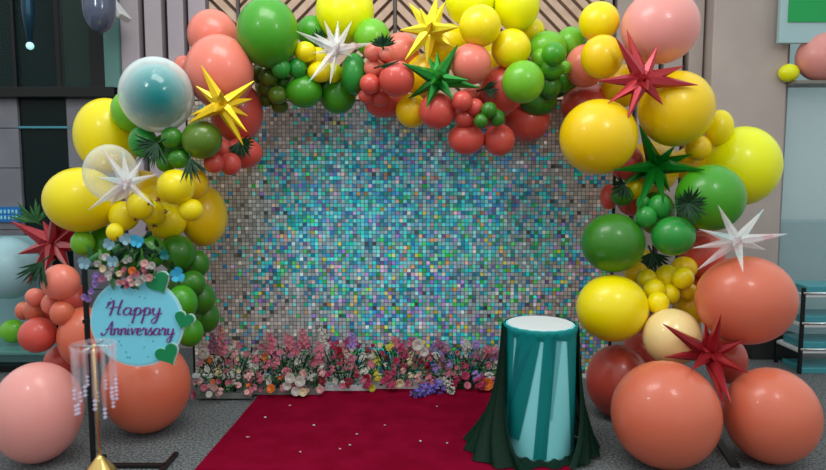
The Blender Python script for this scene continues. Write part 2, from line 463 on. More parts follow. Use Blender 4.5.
def pick(cx, cy, a0, a1, Lpx, n, label, m=None, Y=None, w=1.6, name='leaf_pick'):
    Y = Y or front_y(cx, cy, 4)-.03
    n = int(n*1.5); w *= .62
    c = P(cx, cy, Y); s = depth(c)/F; g = G()
    for i in range(n):
        a = math.radians(a0+(a1-a0)*(i+.5)/n+random.uniform(-5, 5)); L = Lpx*random.uniform(.75, 1.08)*s
        f = random.uniform(-.35, .05)
        tip = c+Vector((math.cos(a)*L, f*L, math.sin(a)*L))
        blade(g, c, tip, w*s*random.uniform(.8, 1.2), Vector((0, -.12, -.12)))
    g.tube([c+Vector((0, 0, 0)), c+Vector((-.3*math.cos(math.radians((a0+a1)/2)), .5, -.3*math.sin(math.radians((a0+a1)/2)))).normalized()*12*s], 1.0*s, 6)
    o = g.build(name, m or M_leaf, smooth=True)
    for v in o.data.vertices: v.co -= c
    o.location = c
    tag(o, label, 'leaf sprig', 'artificial palm leaf sprigs in the arch')
pick(383, 46, 15, 165, 15, 13, 'dark palm leaf sprig fanning up over the coral cluster at arch top', w=2)
pick(380, 66, -20, 25, 22, 7, 'thin palm leaf sprig reaching toward the green starburst from the coral cluster', w=1.2)
pick(157, 143, 150, 300, 22, 16, 'dark palm leaf sprig hanging below the teal bubble balloon', w=1.7, Y=3.72)
pick(190, 158, 250, 340, 24, 8, 'dark palm leaf sprig drooping from the olive balloon above the yellow cluster', w=1.6, Y=3.75)
pick(240, 142, 200, 400, 17, 16, 'dark palm leaf sprig beneath the golden yellow starburst', w=1.8)
pick(652, 253, 185, 355, 21, 16, 'dark palm leaf sprig under the round bright green balloon on the right', w=2)
pick(688, 203, 0, 360, 19, 26, 'bushy dark palm leaf sprig against the big outer green balloon', w=2)
pick(484, 89, -50, 60, 15, 8, 'dark leaf sprig between the green starburst and the red coral balloon', w=1.6)
pick(624, 184, 120, 300, 15, 10, 'small dark leaf sprig left of the green starburst on the right', w=1.8)
pick(37, 222, 40, 160, 26, 8, 'broad leafy green sprig rising behind the left red starburst', M_leaf2, w=3)
pick(42, 262, 185, 300, 24, 14, 'dark feathery green sprig under the left red starburst', w=1.8, Y=3.62)
pick(320, 41, 60, 150, 14, 7, 'small dark leaf sprig behind the clear top starburst', w=1.5)

# ------------------------------------------------------------------ setting
M_floor = mat('grey_speckled_carpet', (.045, .048, .052), .9, c2=(.21, .215, .22), nscale=75, bump=.3)
M_red = mat('red_event_carpet', (.185, .003, .018), .95, c2=(.225, .004, .024), nscale=6, bump=.1, spec=0)
M_board = mat('mauve_grey_board', srgb(172, 160, 170), .55, c2=srgb(182, 170, 176), nscale=3)
M_board_r = mat('taupe_board', srgb(168, 154, 148), .55, c2=srgb(176, 162, 156), nscale=3)
M_gap = mat('dark_brown_recess', srgb(42, 32, 28), .7)
M_pillar = mat('taupe_panel', srgb(180, 165, 160), .45, c2=srgb(188, 174, 168), nscale=2)
M_wood = mat('pale_lattice_wood', srgb(198, 166, 144), .55, c2=srgb(214, 184, 162), nscale=9)
M_wood_d = mat('lattice_frame_wood', srgb(92, 84, 84), .6)
M_stone = mat('grey_stone_panel', srgb(118, 118, 128), .4, c2=srgb(128, 128, 138), nscale=4)
M_black = mat('black_metal', (.012, .013, .014), .35, .3)
M_dglass = mat('dark_window_glass', (.005, .014, .014), .15, spec=.2)
M_teal = mat('teal_painted_wall', srgb(92, 136, 132), .6)
M_white = mat('white_gloss', (.75, .76, .77), .35)
M_cyan = mat('cyan_strip', srgb(70, 150, 165), .4)
M_gold = mat('gold_metal', (.75, .48, .16), .2, .9)
M_chrome = mat('chrome_metal', (.65, .68, .70), .2, .9)
FY = 5.6
g = G(); g.add([(-7, -2.5, 0), (7, -2.5, 0), (7, FY+1.4, 0), (-7, FY+1.4, 0), (-7, -2.5, -.1), (7, -2.5, -.1), (7, FY+1.4, -.1), (-7, FY+1.4, -.1)],
      [(0, 1, 2, 3), (7, 6, 5, 4), (0, 4, 5, 1), (1, 5, 6, 2), (2, 6, 7, 3), (3, 7, 4, 0)])
struct(g.build('floor', M_floor))
# grooves between the floor tiles are part of the carpet surface; the red runner is its own thing
pl = [P(258, 398, 4.5), P(197, 470, 4.5)]
def floor_pt(px, py):
    d = FWD+Vector(((px-413)/F, 0, 0))+UP*(-(py-235)/F); t = CAMH/(-d.z); return Vector((0, 0, CAMH))+d*t
a = floor_pt(262, 393); b = floor_pt(196, 470); e = (b-a); a = a-e*.10; w = Vector((2.02, 0, 0))
a2 = a; b2 = a+e*2.6
g = G(); n = 14; vs = []; fs = []
for i in range(n+1):
    for j in range(n+1):
        q = a2.lerp(b2, i/n)+w*(j/n); q.z = .012+.0025*noise.noise(q*3); vs.append(q)
k = len(vs)
for q in list(vs): vs.append(Vector((q.x, q.y, .003)))
for i in range(n):
    for j in range(n):
        s = i*(n+1)+j; fs += [(s, s+n+1, s+n+2, s+1), (k+s, k+s+1, k+s+n+2, k+s+n+1)]
for i in range(n):
    for s, t in ((i, i+1), (n*(n+1)+i+1, n*(n+1)+i), ((i+1)*(n+1), i*(n+1)), (i*(n+1)+n, (i+1)*(n+1)+n)):
        fs.append((s, t, k+t, k+s))
g.add(vs, fs)
tag(g.build('red_carpet', M_red, smooth=False), 'deep red carpet runner laid on the grey floor up to the flowers', 'carpet')

TOPZ = 4.2
# central wall behind
g = G(); g.span((X(118, FY), FY+.10, 0), (X(706, FY), FY+.25, TOPZ)); struct(g.build('wall_back', M_gap))
# vertical boards left of the lattice: gap centres at 141.5, 164.5, 186
def boards(edges, y0, m, name):
    g = G()
    for x0, x1 in edges: g.span((X(x0, FY, 30), FY, 0), (X(x1, FY, 30), FY+.10, TOPZ))
    return struct(g.build(name, m, bevel=.006))
boards([(120, 138.5), (144.5, 161.5), (167.5, 183.5), (188.5, 206)], FY, M_board, 'trim_1')
boards([(604, 612), (617, 635), (640, 660), (665.5, 684), (690, 704)], FY, M_board_r, 'trim_2')
# lattice screen: slats that slope in chevrons
lx0, lx1 = X(207, FY, 30), X(603, FY, 30); lz0, lz1 = 1.9, TOPZ
lt = thing('lattice_screen', ((lx0+lx1)/2, FY+.05, lz0), 'pale wooden lattice screen of slanted slats behind the top of the arch', 'lattice screen')
def slat_panel(xa, xb, slope, m=M_wood):
    g = G(); wv = .060; step = .090
    # clip each slanted slat to the panel by cutting its polygon
    d = Vector((1, slope)).normalized(); nrm = Vector((-d.y, d.x))
    ks = [Vector((x, z)).dot(nrm) for x in (xa, xb) for z in (lz0, lz1)]
    k = min(ks)
    def clip(poly, ax, val, keep_less):
        out = []
        for i in range(len(poly)):
            p, q = poly[i], poly[(i+1) % len(poly)]; ip = (p[ax] <= val) == keep_less; iq = (q[ax] <= val) == keep_less
            if ip: out.append(p)
            if ip != iq:
                t = (val-p[ax])/(q[ax]-p[ax]); out.append(p.lerp(q, t))
        return out
    while k < max(ks):
        o = nrm*k; poly = [o-d*6, o+d*6, o+d*6+nrm*wv, o-d*6+nrm*wv]
        mid = Vector(((xa+xb)/2, (lz0+lz1)/2)); sh = mid-nrm*mid.dot(nrm); poly = [p+sh for p in poly]
        for ax, val, kl in ((0, xa, False), (0, xb, True), (1, lz0, False), (1, lz1, True)):
            if len(poly) > 2: poly = clip(poly, ax, val, kl)
        if len(poly) > 2:
            m_ = len(poly); vs = [Vector((p.x, FY+.02, p.y)) for p in poly]+[Vector((p.x, FY+.06, p.y)) for p in poly]
            fs = [tuple(range(m_)), tuple(range(2*m_-1, m_-1, -1))]+[(i, m_+i, m_+(i+1) % m_, (i+1) % m_) for i in range(m_)]
            g.add(vs, fs)
        k += step
    return g.build('slat_panel', m, lt)
cuts = [207, 238, 394, 603]
slat_panel(X(208, FY, 30), X(236, FY, 30), -1.0)
slat_panel(X(240, FY, 30), X(393, FY, 30), 1.0)
slat_panel(X(397, FY, 30), X(602, FY, 30), -1.0)
g = G()
for x in (207.5, 238, 395, 602.5): g.span((X(x, FY, 30)-.012, FY, lz0), (X(x, FY, 30)+.012, FY+.08, lz1))
g.span((lx0, FY, lz0-.03), (lx1, FY+.08, lz0)); g.build('frame', M_wood_d, lt)
g = G(); g.span((lx0, FY+.062, lz0), (lx1, FY+.09, lz1)); g.build('backing', mat('lattice_backing_board', srgb(112, 92, 82), .7), lt)  # plain brown board that shows between the slats
# right pillar
g = G(); g.span((X(707, FY, 30), FY-.12, 0), (X(778, FY, 100), FY+.3, TOPZ)); struct(g.build('wall_right', M_pillar, bevel=.01))
g = G(); g.span((X(776, FY, 100), FY-.05, 0), (X(783, FY, 100), FY+.05, TOPZ)); struct(g.build('trim_3', M_board_r))
# right shopfront: frame, glass, room behind
wx0, wx1 = X(782, FY, 100), X(960, FY, 100)
win = thing('window_2', (wx0, FY, 0), None, None); win['kind'] = 'structure'
zs = Z(83, FY)
g = G(); g.span((wx0, FY-.03, zs-.02), (wx1, FY+.05, zs+.02)); g.span((wx0, FY-.03, 0), (wx1, FY+.05, .1)); g.span((wx0-.01, FY-.03, 0), (wx0+.03, FY+.05, TOPZ))
g.build('window_frame', mat('grey_window_frame', srgb(120, 120, 120), .4), win)
M_pane = mat('clear_blue_window_glass', (.85, .95, .97), .03, alpha=.22)
g = G(); g.span((wx0+.03, FY, .1), (wx1, FY+.012, zs-.02)); g.build('pane', M_pane, win)
g = G(); g.span((wx0, FY+1.2, 0), (wx1+1, FY+1.35, TOPZ)); struct(g.build('wall_inner', mat('pale_blue_inner_wall', srgb(178, 205, 210), .6)))
g = G(); g.span((wx0+.06, FY+.55, 0), (wx1, FY+.95, Z(214+8, FY+.55))); 
g.build('counter', mat('teal_counter', srgb(28, 122, 132), .5), None)
tag(bpy.data.objects['counter'], 'low teal counter inside the shop window on the right', 'counter')
# sign board with the green panel
s0 = P(776, 44, FY-.2); s1 = P(850, -30, FY-.2)
sb = thing('sign_board', (s0.x, FY-.2, s0.z), 'pale board with a green rectangle hung at the top right corner', 'sign')
g = G(); g.span((s0.x, FY-.24, s0.z), (s1.x, FY-.2, s1.z)); g.build('board', mat('pale_blue_board', srgb(170, 200, 205), .5), sb, bevel=.004)
q0 = P(788, 22, FY-.245); q1 = P(846, -18, FY-.245)
g = G(); g.span((q0.x, FY-.250, q0.z), (q1.x, FY-.2405, q1.z)); g.build('green_panel', mat('flat_green_print', srgb(20, 165, 85), .5), sb)
g = G(); g.span((s1.x-.3, FY-.22, s1.z), (s1.x-.28, FY-.215, TOPZ)); g.span((s0.x+.1, FY-.22, s1.z), (s0.x+.12, FY-.215, TOPZ)); g.build('hanger', M_chrome, sb)
# ledge with two balloons behind the sign
lz = Z(83, FY-.1)
g = G(); g.span((X(779, FY, 83), FY-.26, lz-.03), (wx1, FY-.03, lz)); tag(g.build('ledge', mat('grey_ledge', srgb(130, 128, 122), .5), bevel=.004), 'narrow grey ledge above the shop window on the right', 'ledge')
for (px, rr, cc, lab) in ((789, .085, 'K', 'small lemon yellow balloon on the ledge at the far right'), (824, .235, 'P', 'pale pink balloon on the ledge at the far right edge')):
    o = bpy.data.objects.new('balloon', BMESH[cc]); col.objects.link(o); o.scale = (rr, rr*.8, rr*.9)
    o.location = (X(px, FY-.18, 80), FY-.17, lz+rr*.9-.002); tag(o, lab, 'balloon')
# display rack at lower right
rk = thing('display_rack', (X(806, 5.0), 5.0, 0), 'white and chrome rack of stacked blue trays at the right edge', 'rack')
rx0, rx1 = X(790, 5.0, 320), X(870, 5.0, 320)
for i, py in enumerate((296, 326, 352, 378)):
    z = Z(py, 4.85)
    g = G(); g.span((rx0, 4.85, z-.012), (rx1, 5.2, z+.012)); g.build('shelf', M_white, rk, bevel=.003)
    g = G(); g.tube([(rx0, 4.845, z+.022), (rx1, 4.845, z+.022)], .010, 8); g.build('rail', M_chrome, rk, smooth=True)
    g = G(); g.span((rx0+.04, 4.88, z+.013), (rx1, 5.15, z+.075)); g.build('tray', mat('pale_teal_tray', srgb(70, 150, 162), .3), rk, bevel=.01)
g = G()
for x in (rx0+.01, rx1-.02):
    for y in (4.86, 5.18): g.span((x-.012, y-.012, 0), (x+.012, y+.012, Z(288, 4.85)))
g.build('post', M_black, rk)
g = G(); bx0 = X(752, 5.25, 350); g.span((bx0, 5.25, 0), (X(800, 5.25, 350), 5.4, Z(335, 5.25)))
tag(g.build('low_cabinet', mat('dark_cabinet', srgb(38, 40, 40), .5), bevel=.006), 'low dark cabinet against the wall behind the right coral balloons', 'cabinet')

# ---- left side
zb = Z(93, FY)
g = G(); g.span((X(-90, FY, 92), FY-.08, Z(98, FY)), (X(118, FY, 92), FY+.1, Z(88, FY))); struct(g.build('trim_4', M_black, bevel=.004))
g = G(); g.span((X(-90, FY), FY+1.0, Z(98, FY)), (X(118, FY), FY+1.1, TOPZ+.4)); struct(g.build('wall_left_inner', mat('dark_interior', srgb(20, 32, 30), .8)))
w1 = thing('window_1', (X(50, FY), FY, zb), None, None); w1['kind'] = 'structure'
g = G(); g.span((X(-90, FY), FY+.0, Z(88, FY)), (X(106, FY, 50), FY+.015, TOPZ)); g.build('pane', mat('smoked_window_glass', (.01, .035, .035), .08, alpha=.35, spec=.25), w1)
g = G()
for a_, b_ in ((-20, -17), (14, 17), (57, 61), (91, 106)): g.span((X(a_, FY, 60), FY-.02, Z(88, FY)), (X(b_, FY, 60), FY+.06, TOPZ))
g.build('window_frame', M_black, w1)
g = G(); g.span((X(62, FY+.3, 60), FY+.3, Z(110, FY)), (X(92, FY+.3, 60), FY+.4, TOPZ)); struct(g.build('trim_5', mat('olive_grey_panel', srgb(104, 128, 112), .6)))
g = G(); g.span((X(16, FY+.3, 60), FY+.3, Z(110, FY)), (X(59, FY+.3, 60), FY+.4, TOPZ)); struct(g.build('trim_9', M_black))
g = G(); g.span((X(106, FY, 50), FY-.04, Z(88, FY)), (X(120.5, FY, 50), FY+.1, TOPZ)); struct(g.build('trim_6', M_teal))
# stone and glass lower left
g = G(); g.span((X(-90, FY, 150), FY+.1, 0), (X(119, FY, 150), FY+.2, Z(96, FY))); struct(g.build('wall_left', M_gap))
def panel(px0, px1, zs_, name, m, y0):
    g = G()
    for z0, z1 in zs_: g.span((X(px0, FY, 150), y0, z0+.003), (X(px1, FY, 150), FY+.1, z1-.003))
    return struct(g.build(name, m, bevel=.002))
zz = [0.0, Z(290, FY), Z(230, FY), Z(168, FY), Z(128, FY), Z(98, FY)]; pairs = list(zip(zz[:-1], zz[1:]))
panel(-90, 18, pairs, 'trim_7', M_stone, FY+.02)
panel(67, 119, pairs, 'trim_8', M_stone, FY+.02)
d1 = thing('door_1', (X(42, FY), FY+.05, 0), None, None); d1['kind'] = 'structure'
g = G(); g.span((X(18.3, FY, 150), FY+.05, .0), (X(66.7, FY, 150), FY+.07, Z(98, FY))); g.build('glass_leaf', M_dglass, d1)
g = G(); g.span((X(18.3, FY, 150), FY+.02, Z(128, FY)), (X(75, FY, 150), FY+.05, Z(126, FY))); g.build('push_bar', M_cyan, d1)
g = G(); g.span((X(-90, FY), FY-.02, 0), (X(119, FY), FY+.02, .09)); struct(g.build('baseboard_left', mat('teal_grey_skirting', srgb(70, 110, 105), .5)))
# small blue grid sign
p0 = P(-6, 222, FY-.01); p1 = P(20, 207, FY-.01)
bs = thing('blue_sign', ((p0.x+p1.x)/2, FY, p0.z), 'small blue sign with pale grid marks on the grey stone at the left edge', 'sign')
g = G(); g.span((p0.x, FY-.005, p0.z), (p1.x, FY+.02, p1.z)); g.build('plate', mat('blue_sign_plate', srgb(0, 112, 190), .4), bs)
g = G(); wdt = (p1.x-p0.x)/7; hh = (p1.z-p0.z)
for i in range(6):
    for j in range(2): g.box((p0.x+wdt*(i+.95), FY-.007, p0.z+hh*(.3+.4*j)), (wdt*.5, .004, hh*.24))
g.build('grid_marks', mat('pale_sign_print', srgb(150, 220, 240), .5), bs)
# hanging fittings seen in the upper left
hl = P(30, 46, 5.0)
h = thing('pendant_lamp', hl, 'slim dark blue pendant with a bright ball tip hung at upper left', 'lamp')
g = G(); g.tube([hl+Vector((0, 0, .03)), hl+Vector((0, 0, .25)), hl+Vector((0, 0, 1.6))], [.018, .045, .05], 12); g.build('tube', mat('dark_blue_metal', (.01, .05, .09), .3, .5), h, smooth=True)
g = G(); g.lathe([(.001, -.03), (.022, -.02), (.03, 0), (.022, .022), (.001, .032)], hl, 16, cap=False)
mm = mat('lit_globe', (.6, .95, .95), .3); mm.node_tree.nodes['Principled BSDF'].inputs['Emission Color'].default_value = (.35, .8, .85, 1); mm.node_tree.nodes['Principled BSDF'].inputs['Emission Strength'].default_value = .6
g.build('globe', mm, h, smooth=True)
dc = P(99, 8, 5.1)
h = thing('dome_fixture', dc, 'glossy grey blue dome hanging at the top beside the dark window', 'dome')
g = G(); prof = [(.001, -.20)]+[(.125*math.sin(a*PI/16)*1.0, -.20*math.cos(a*PI/16)) for a in range(1, 9)]+[(.125, .3), (.125, .45)]
g.lathe(prof, dc, 28); g.build('dome', mat('grey_blue_gloss', srgb(86, 96, 120), .15, .3, coat=.6), h, smooth=True)
g = G(); g.tube([dc+Vector((0, 0, .44)), dc+Vector((0, 0, 1.4))], .03, 10); g.build('stem', M_black, h, smooth=True)
g = G(); a1 = P(107, 0, 5.2); rot = Matrix.Rotation(math.radians(40), 3, 'Y')
g.box(P(113, 4, 5.3), (.30, .2, .05), Matrix.Rotation(math.radians(52), 3, 'Y'))
o = tag(g.build('ceiling_beam', M_white, bevel=.005), 'short white slanted beam at the top left beside the boards', 'beam')

# pale blue balloon and lime balloon far left in the background
for (px, py, r_, cc, Y, lab) in ((8, 268, 34, 'B', 5.0, 'pale blue balloon at the left edge behind the red starburst'), (13, 331, 13, 'L', 5.0, 'lime green balloon low at the left edge behind the coral group')):
    p = P(px, py, Y); r = r_/F*depth(p)*.92
    if cc not in BMESH: BMESH[cc] = balloon_mesh('pale_blue_balloon', BM[cc])
    o = bpy.data.objects.new('balloon', BMESH[cc]); col.objects.link(o); o.location = p; o.scale = (r, r*.9, r); tag(o, lab, 'balloon')
# pale low cabinet they rest on
g = G(); p = P(0, 343, 5.0)
cab = thing('side_cabinet', (X(-10, 5.2), 5.2, 0), 'pale blue low cabinet behind the coral balloons at the left edge', 'cabinet')
xa, xb = X(-80, 5.2), X(68, 5.2); ztop = Z(345, 5.0)
g = G(); g.span((xa, 5.0, .05), (xb, 5.45, ztop-.03)); g.build('body', mat('pale_teal_cabinet', srgb(120, 170, 172), .35), cab, bevel=.008)
g = G(); g.span((xa, 4.8, ztop-.03), (xb+.02, 5.46, ztop)); g.build('top', mat('teal_top', srgb(90, 140, 136), .3), cab, bevel=.006)
g = G(); g.span((xa+.03, 4.9, 0), (xb-.03, 5.42, .05)); g.build('plinth', M_black, cab)
g = G(); g.span((xa, 5.3, ztop), (xb-.25, 5.34, Z(236, 5.3))); tag(g.build('acrylic_screen', mat('frosted_pale_blue', srgb(140, 178, 186), .35), bevel=.004), 'frosted pale blue panel standing on the low cabinet at left', 'panel')

# ------------------------------------------------------------------ shimmer wall
sx0, sx1 = X(196, WALLY, 380), X(608, WALLY, 380); sz0, sz1 = .03, 2.16
sw = thing('shimmer_wall', ((sx0+sx1)/2, WALLY, 0), 'holographic silver shimmer wall of square sequins behind the arch', 'backdrop')
pitch = .0298
nx = int((sx1-sx0)/pitch); nz = int((sz1-sz0)/pitch)
me_v = []; me_f = []; cols = []
rnd = random.Random(3)
def painted_shimmer(px, py):  # holographic shimmer painted in: hues and bright glints fixed per sequin by place
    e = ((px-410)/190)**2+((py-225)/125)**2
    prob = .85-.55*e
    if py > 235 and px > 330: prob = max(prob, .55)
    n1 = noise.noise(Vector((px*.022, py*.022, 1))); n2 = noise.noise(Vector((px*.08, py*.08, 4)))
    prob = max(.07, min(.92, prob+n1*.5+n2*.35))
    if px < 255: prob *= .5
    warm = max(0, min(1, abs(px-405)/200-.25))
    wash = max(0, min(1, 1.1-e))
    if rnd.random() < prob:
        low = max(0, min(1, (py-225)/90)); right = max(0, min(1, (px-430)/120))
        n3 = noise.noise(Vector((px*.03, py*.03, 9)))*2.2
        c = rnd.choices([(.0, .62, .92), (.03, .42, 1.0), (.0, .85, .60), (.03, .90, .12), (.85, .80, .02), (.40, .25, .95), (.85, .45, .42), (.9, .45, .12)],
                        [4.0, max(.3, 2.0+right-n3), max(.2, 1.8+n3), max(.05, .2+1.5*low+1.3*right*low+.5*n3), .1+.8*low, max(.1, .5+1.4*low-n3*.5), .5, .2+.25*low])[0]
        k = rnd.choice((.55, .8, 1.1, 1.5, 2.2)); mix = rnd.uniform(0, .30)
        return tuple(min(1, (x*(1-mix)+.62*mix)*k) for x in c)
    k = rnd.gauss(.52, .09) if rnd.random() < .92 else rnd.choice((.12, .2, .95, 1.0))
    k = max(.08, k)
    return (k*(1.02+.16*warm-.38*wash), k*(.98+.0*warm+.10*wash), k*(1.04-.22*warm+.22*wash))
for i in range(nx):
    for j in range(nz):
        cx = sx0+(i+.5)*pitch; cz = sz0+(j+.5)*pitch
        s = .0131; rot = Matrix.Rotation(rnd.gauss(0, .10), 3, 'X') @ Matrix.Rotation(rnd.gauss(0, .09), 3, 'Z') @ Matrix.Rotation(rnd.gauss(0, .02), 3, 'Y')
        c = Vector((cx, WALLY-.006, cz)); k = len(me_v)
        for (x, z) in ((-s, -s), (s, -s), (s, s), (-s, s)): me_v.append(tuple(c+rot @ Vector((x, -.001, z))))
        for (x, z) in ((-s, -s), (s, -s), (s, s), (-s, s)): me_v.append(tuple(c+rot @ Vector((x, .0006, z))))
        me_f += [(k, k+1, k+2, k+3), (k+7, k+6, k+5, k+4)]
        u, v = pix(c); cc = painted_shimmer(u, v); cols += [cc]*8
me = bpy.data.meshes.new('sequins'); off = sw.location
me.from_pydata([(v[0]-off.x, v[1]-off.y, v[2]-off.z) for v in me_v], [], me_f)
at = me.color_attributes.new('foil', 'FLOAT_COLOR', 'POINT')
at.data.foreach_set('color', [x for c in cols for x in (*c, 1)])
M_seq = mat('painted_shimmer_foil', (.5, .5, .5), .28, .12)
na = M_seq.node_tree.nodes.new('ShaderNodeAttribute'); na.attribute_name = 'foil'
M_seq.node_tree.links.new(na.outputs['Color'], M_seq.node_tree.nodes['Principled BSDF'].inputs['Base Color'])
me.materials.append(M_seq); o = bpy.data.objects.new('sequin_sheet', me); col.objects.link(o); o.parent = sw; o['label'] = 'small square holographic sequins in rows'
g = G(); g.span((sx0, WALLY+.006, sz0), (sx1, WALLY+.016, sz1)); g.build('backing_grid', mat('grey_backing_grid', srgb(58, 56, 58), .5), sw)
g = G()
for i in range(nx+1):
    x = sx0+i*pitch; g.span((x-.0012, WALLY+.0, sz0), (x+.0012, WALLY+.006, sz1))
for j in range(nz+1):
    z = sz0+j*pitch; g.span((sx0, WALLY+.0, z-.0012), (sx1, WALLY+.006, z+.0012))
g.build('grid_bars', mat('grey_grid_plastic', (.16, .16, .165), .4), sw)
g = G()
for x in (sx0-.01, (sx0+sx1)/2, sx1+.01): g.span((x-.015, WALLY+.02, 0), (x+.015, WALLY+.05, sz1))
g.span((sx0, WALLY+.02, sz1-.03), (sx1, WALLY+.05, sz1)); g.span((sx0, WALLY+.02, .0), (sx1, WALLY+.05, .03))
g.build('frame', M_black, sw)
g = G(); g.span((sx0-.02, WALLY-.03, 0), (sx1+.02, WALLY+.015, .028)); g.build('bottom_rail', M_white, sw, bevel=.003)

# ------------------------------------------------------------------ draped plinth
pc = floor_pt(544, 463); pc = Vector((pc.x, pc.y+.17, 0)); PR = 0
tt = depth(Vector((pc.x, pc.y, .8)));  PR = 35.5/F*tt
# height from the photo: top ellipse centre at y = 322
lo, hi = .3, 1.4
for _ in range(40):
    m_ = (lo+hi)/2
    if pix(Vector((pc.x, pc.y, m_)))[1] > 323.5: lo = m_
    else: hi = m_
PH = lo; PR = 34.5/F*depth(Vector((pc.x, pc.y, PH)))
pth = thing('display_plinth', pc, 'tall round white plinth draped in teal and dark green tulle on the carpet', 'plinth')
z0 = .014
g = G(); g.lathe([(PR*.98, z0), (PR, z0+.01), (PR, PH-.008), (PR*.985, PH)], (pc.x, pc.y, 0), 64)
g.build('cylinder', mat('aqua_satin_plinth', srgb(135, 225, 230), .4), pth, smooth=False)
g = G(); g.lathe([(PR*.93, PH), (PR*.93, PH+.004), (PR*.92, PH+.006)], (pc.x, pc.y, 0), 64); g.build('top_disc', M_white, pth)
def tulle(name, c, alpha):
    m = mat(name, c, .6, alpha=alpha, spec=.2); return m
M_tu1 = tulle('teal_tulle', srgb(0, 128, 128), .86); M_tu2 = tulle('dark_green_tulle', srgb(2, 38, 25), .93); M_tu3 = tulle('sheer_teal_tulle', srgb(20, 120, 130), .30)
def ang_x(px):   # angle on the cylinder of a photo column, seen from the front
    v = max(-1, min(1, (px-541)/34.0)); return -PI/2+math.asin(v)
# pleats: wedge shaped folds (top x0,x1 -> bottom x0,x1), each a raised strip
def pleat(a0, a1, b0, b1, zt, zb, m, name='pleat', amp=.008, base=.004):
    g = G(); nz_, na_ = 16, 8; rings = []
    for i in range(nz_+1):
        t = i/nz_; z = zt+(zb-zt)*t; r_ = []
        for j in range(na_+1):
            s = j/na_; px = (a0+(a1-a0)*s)*(1-t)+(b0+(b1-b0)*s)*t
            rr = PR+base+amp*math.sin(PI*s)*(1+.3*math.sin(7*s+5*t))
            an = ang_x(px); r_.append(Vector((pc.x+rr*math.cos(an), pc.y+rr*math.sin(an), z)))
        rings.append(r_)
    g.ring_surf(rings, closed=False, cap=False)
    return g.build(name, m, pth, smooth=True)
pleat(507, 513, 507, 509.5, PH-.01, .1, M_tu1)
pleat(515, 536, 508, 518, PH-.01, .12, M_tu1)
pleat(516, 535, 508, 512, PH-.01, .3, M_tu3)
pleat(538, 550, 530, 542, PH-.01, .03, M_tu1)
pleat(560, 574, 569, 574.5, PH-.01, .03, M_tu1, amp=.006)
pleat(541, 556, 545, 547, PH-.01, .25, M_tu3)
# gathered band round the rim
g = G(); rings = []
for i, (dr, z) in enumerate(((.002, PH+.004), (.012, PH+.002), (.010, PH-.03), (.004, PH-.055))):
    rings.append([Vector((pc.x+(PR+dr+.004*math.sin(k*1.7+i))*math.cos(2*PI*k/72), pc.y+(PR+dr+.004*math.sin(k*1.7+i))*math.sin(2*PI*k/72), z+(.006*math.sin(k*.9) if i == 3 else 0))) for k in range(72)])
g.ring_surf(rings, cap=False); g.build('rim_band', M_tu1, pth, smooth=True)
# flared skirt, open at the front, pooling on the floor
g = G(); rings = []; nseg = 84
for i in range(15):
    t = i/14; z = (PH-.005)*(1-t)+.02*t; r_ = []; A0, A1 = math.radians(-20-48*t**2.2), math.radians(200+48*t**2.2)
    for k in range(nseg+1):
        an = A0+(A1-A0)*k/nseg
        side = .5+.5*math.cos(2*an)          # wide to the sides
        fl = .016+.022*t+((.17 if math.cos(an) < 0 else .09)*t**3.2)*(.5+.6*side)
        rr = PR+fl+(.006+.018*t)*math.sin(k*1.15)+.008*t*math.sin(k*.43+1)
        r_.append(Vector((pc.x+rr*math.cos(an), pc.y+rr*math.sin(an), z)))
    rings.append(r_)
g.ring_surf(rings, closed=False, cap=False); g.build('tulle_skirt', M_tu2, pth, smooth=True)
g = G(); rings = []
for i in range(5):
    t = i/4; r_ = []
    for k in range(97):
        an = 2*PI*k/96; side = .5+.5*math.cos(2*an)
        rr = PR+.01+t*(.05+(.13 if math.cos(an) < 0 else .05)*abs(math.cos(an))+.02*math.sin(k*.7)); z = .030-.012*t+.010*math.sin(k*1.1+i)*(1-t)
        r_.append(Vector((pc.x+rr*math.cos(an), pc.y+rr*math.sin(an), max(.018, z))))
    rings.append(r_)
g.ring_surf(rings, closed=False, cap=False); g.build('tulle_hem', M_tu2, pth, smooth=True)

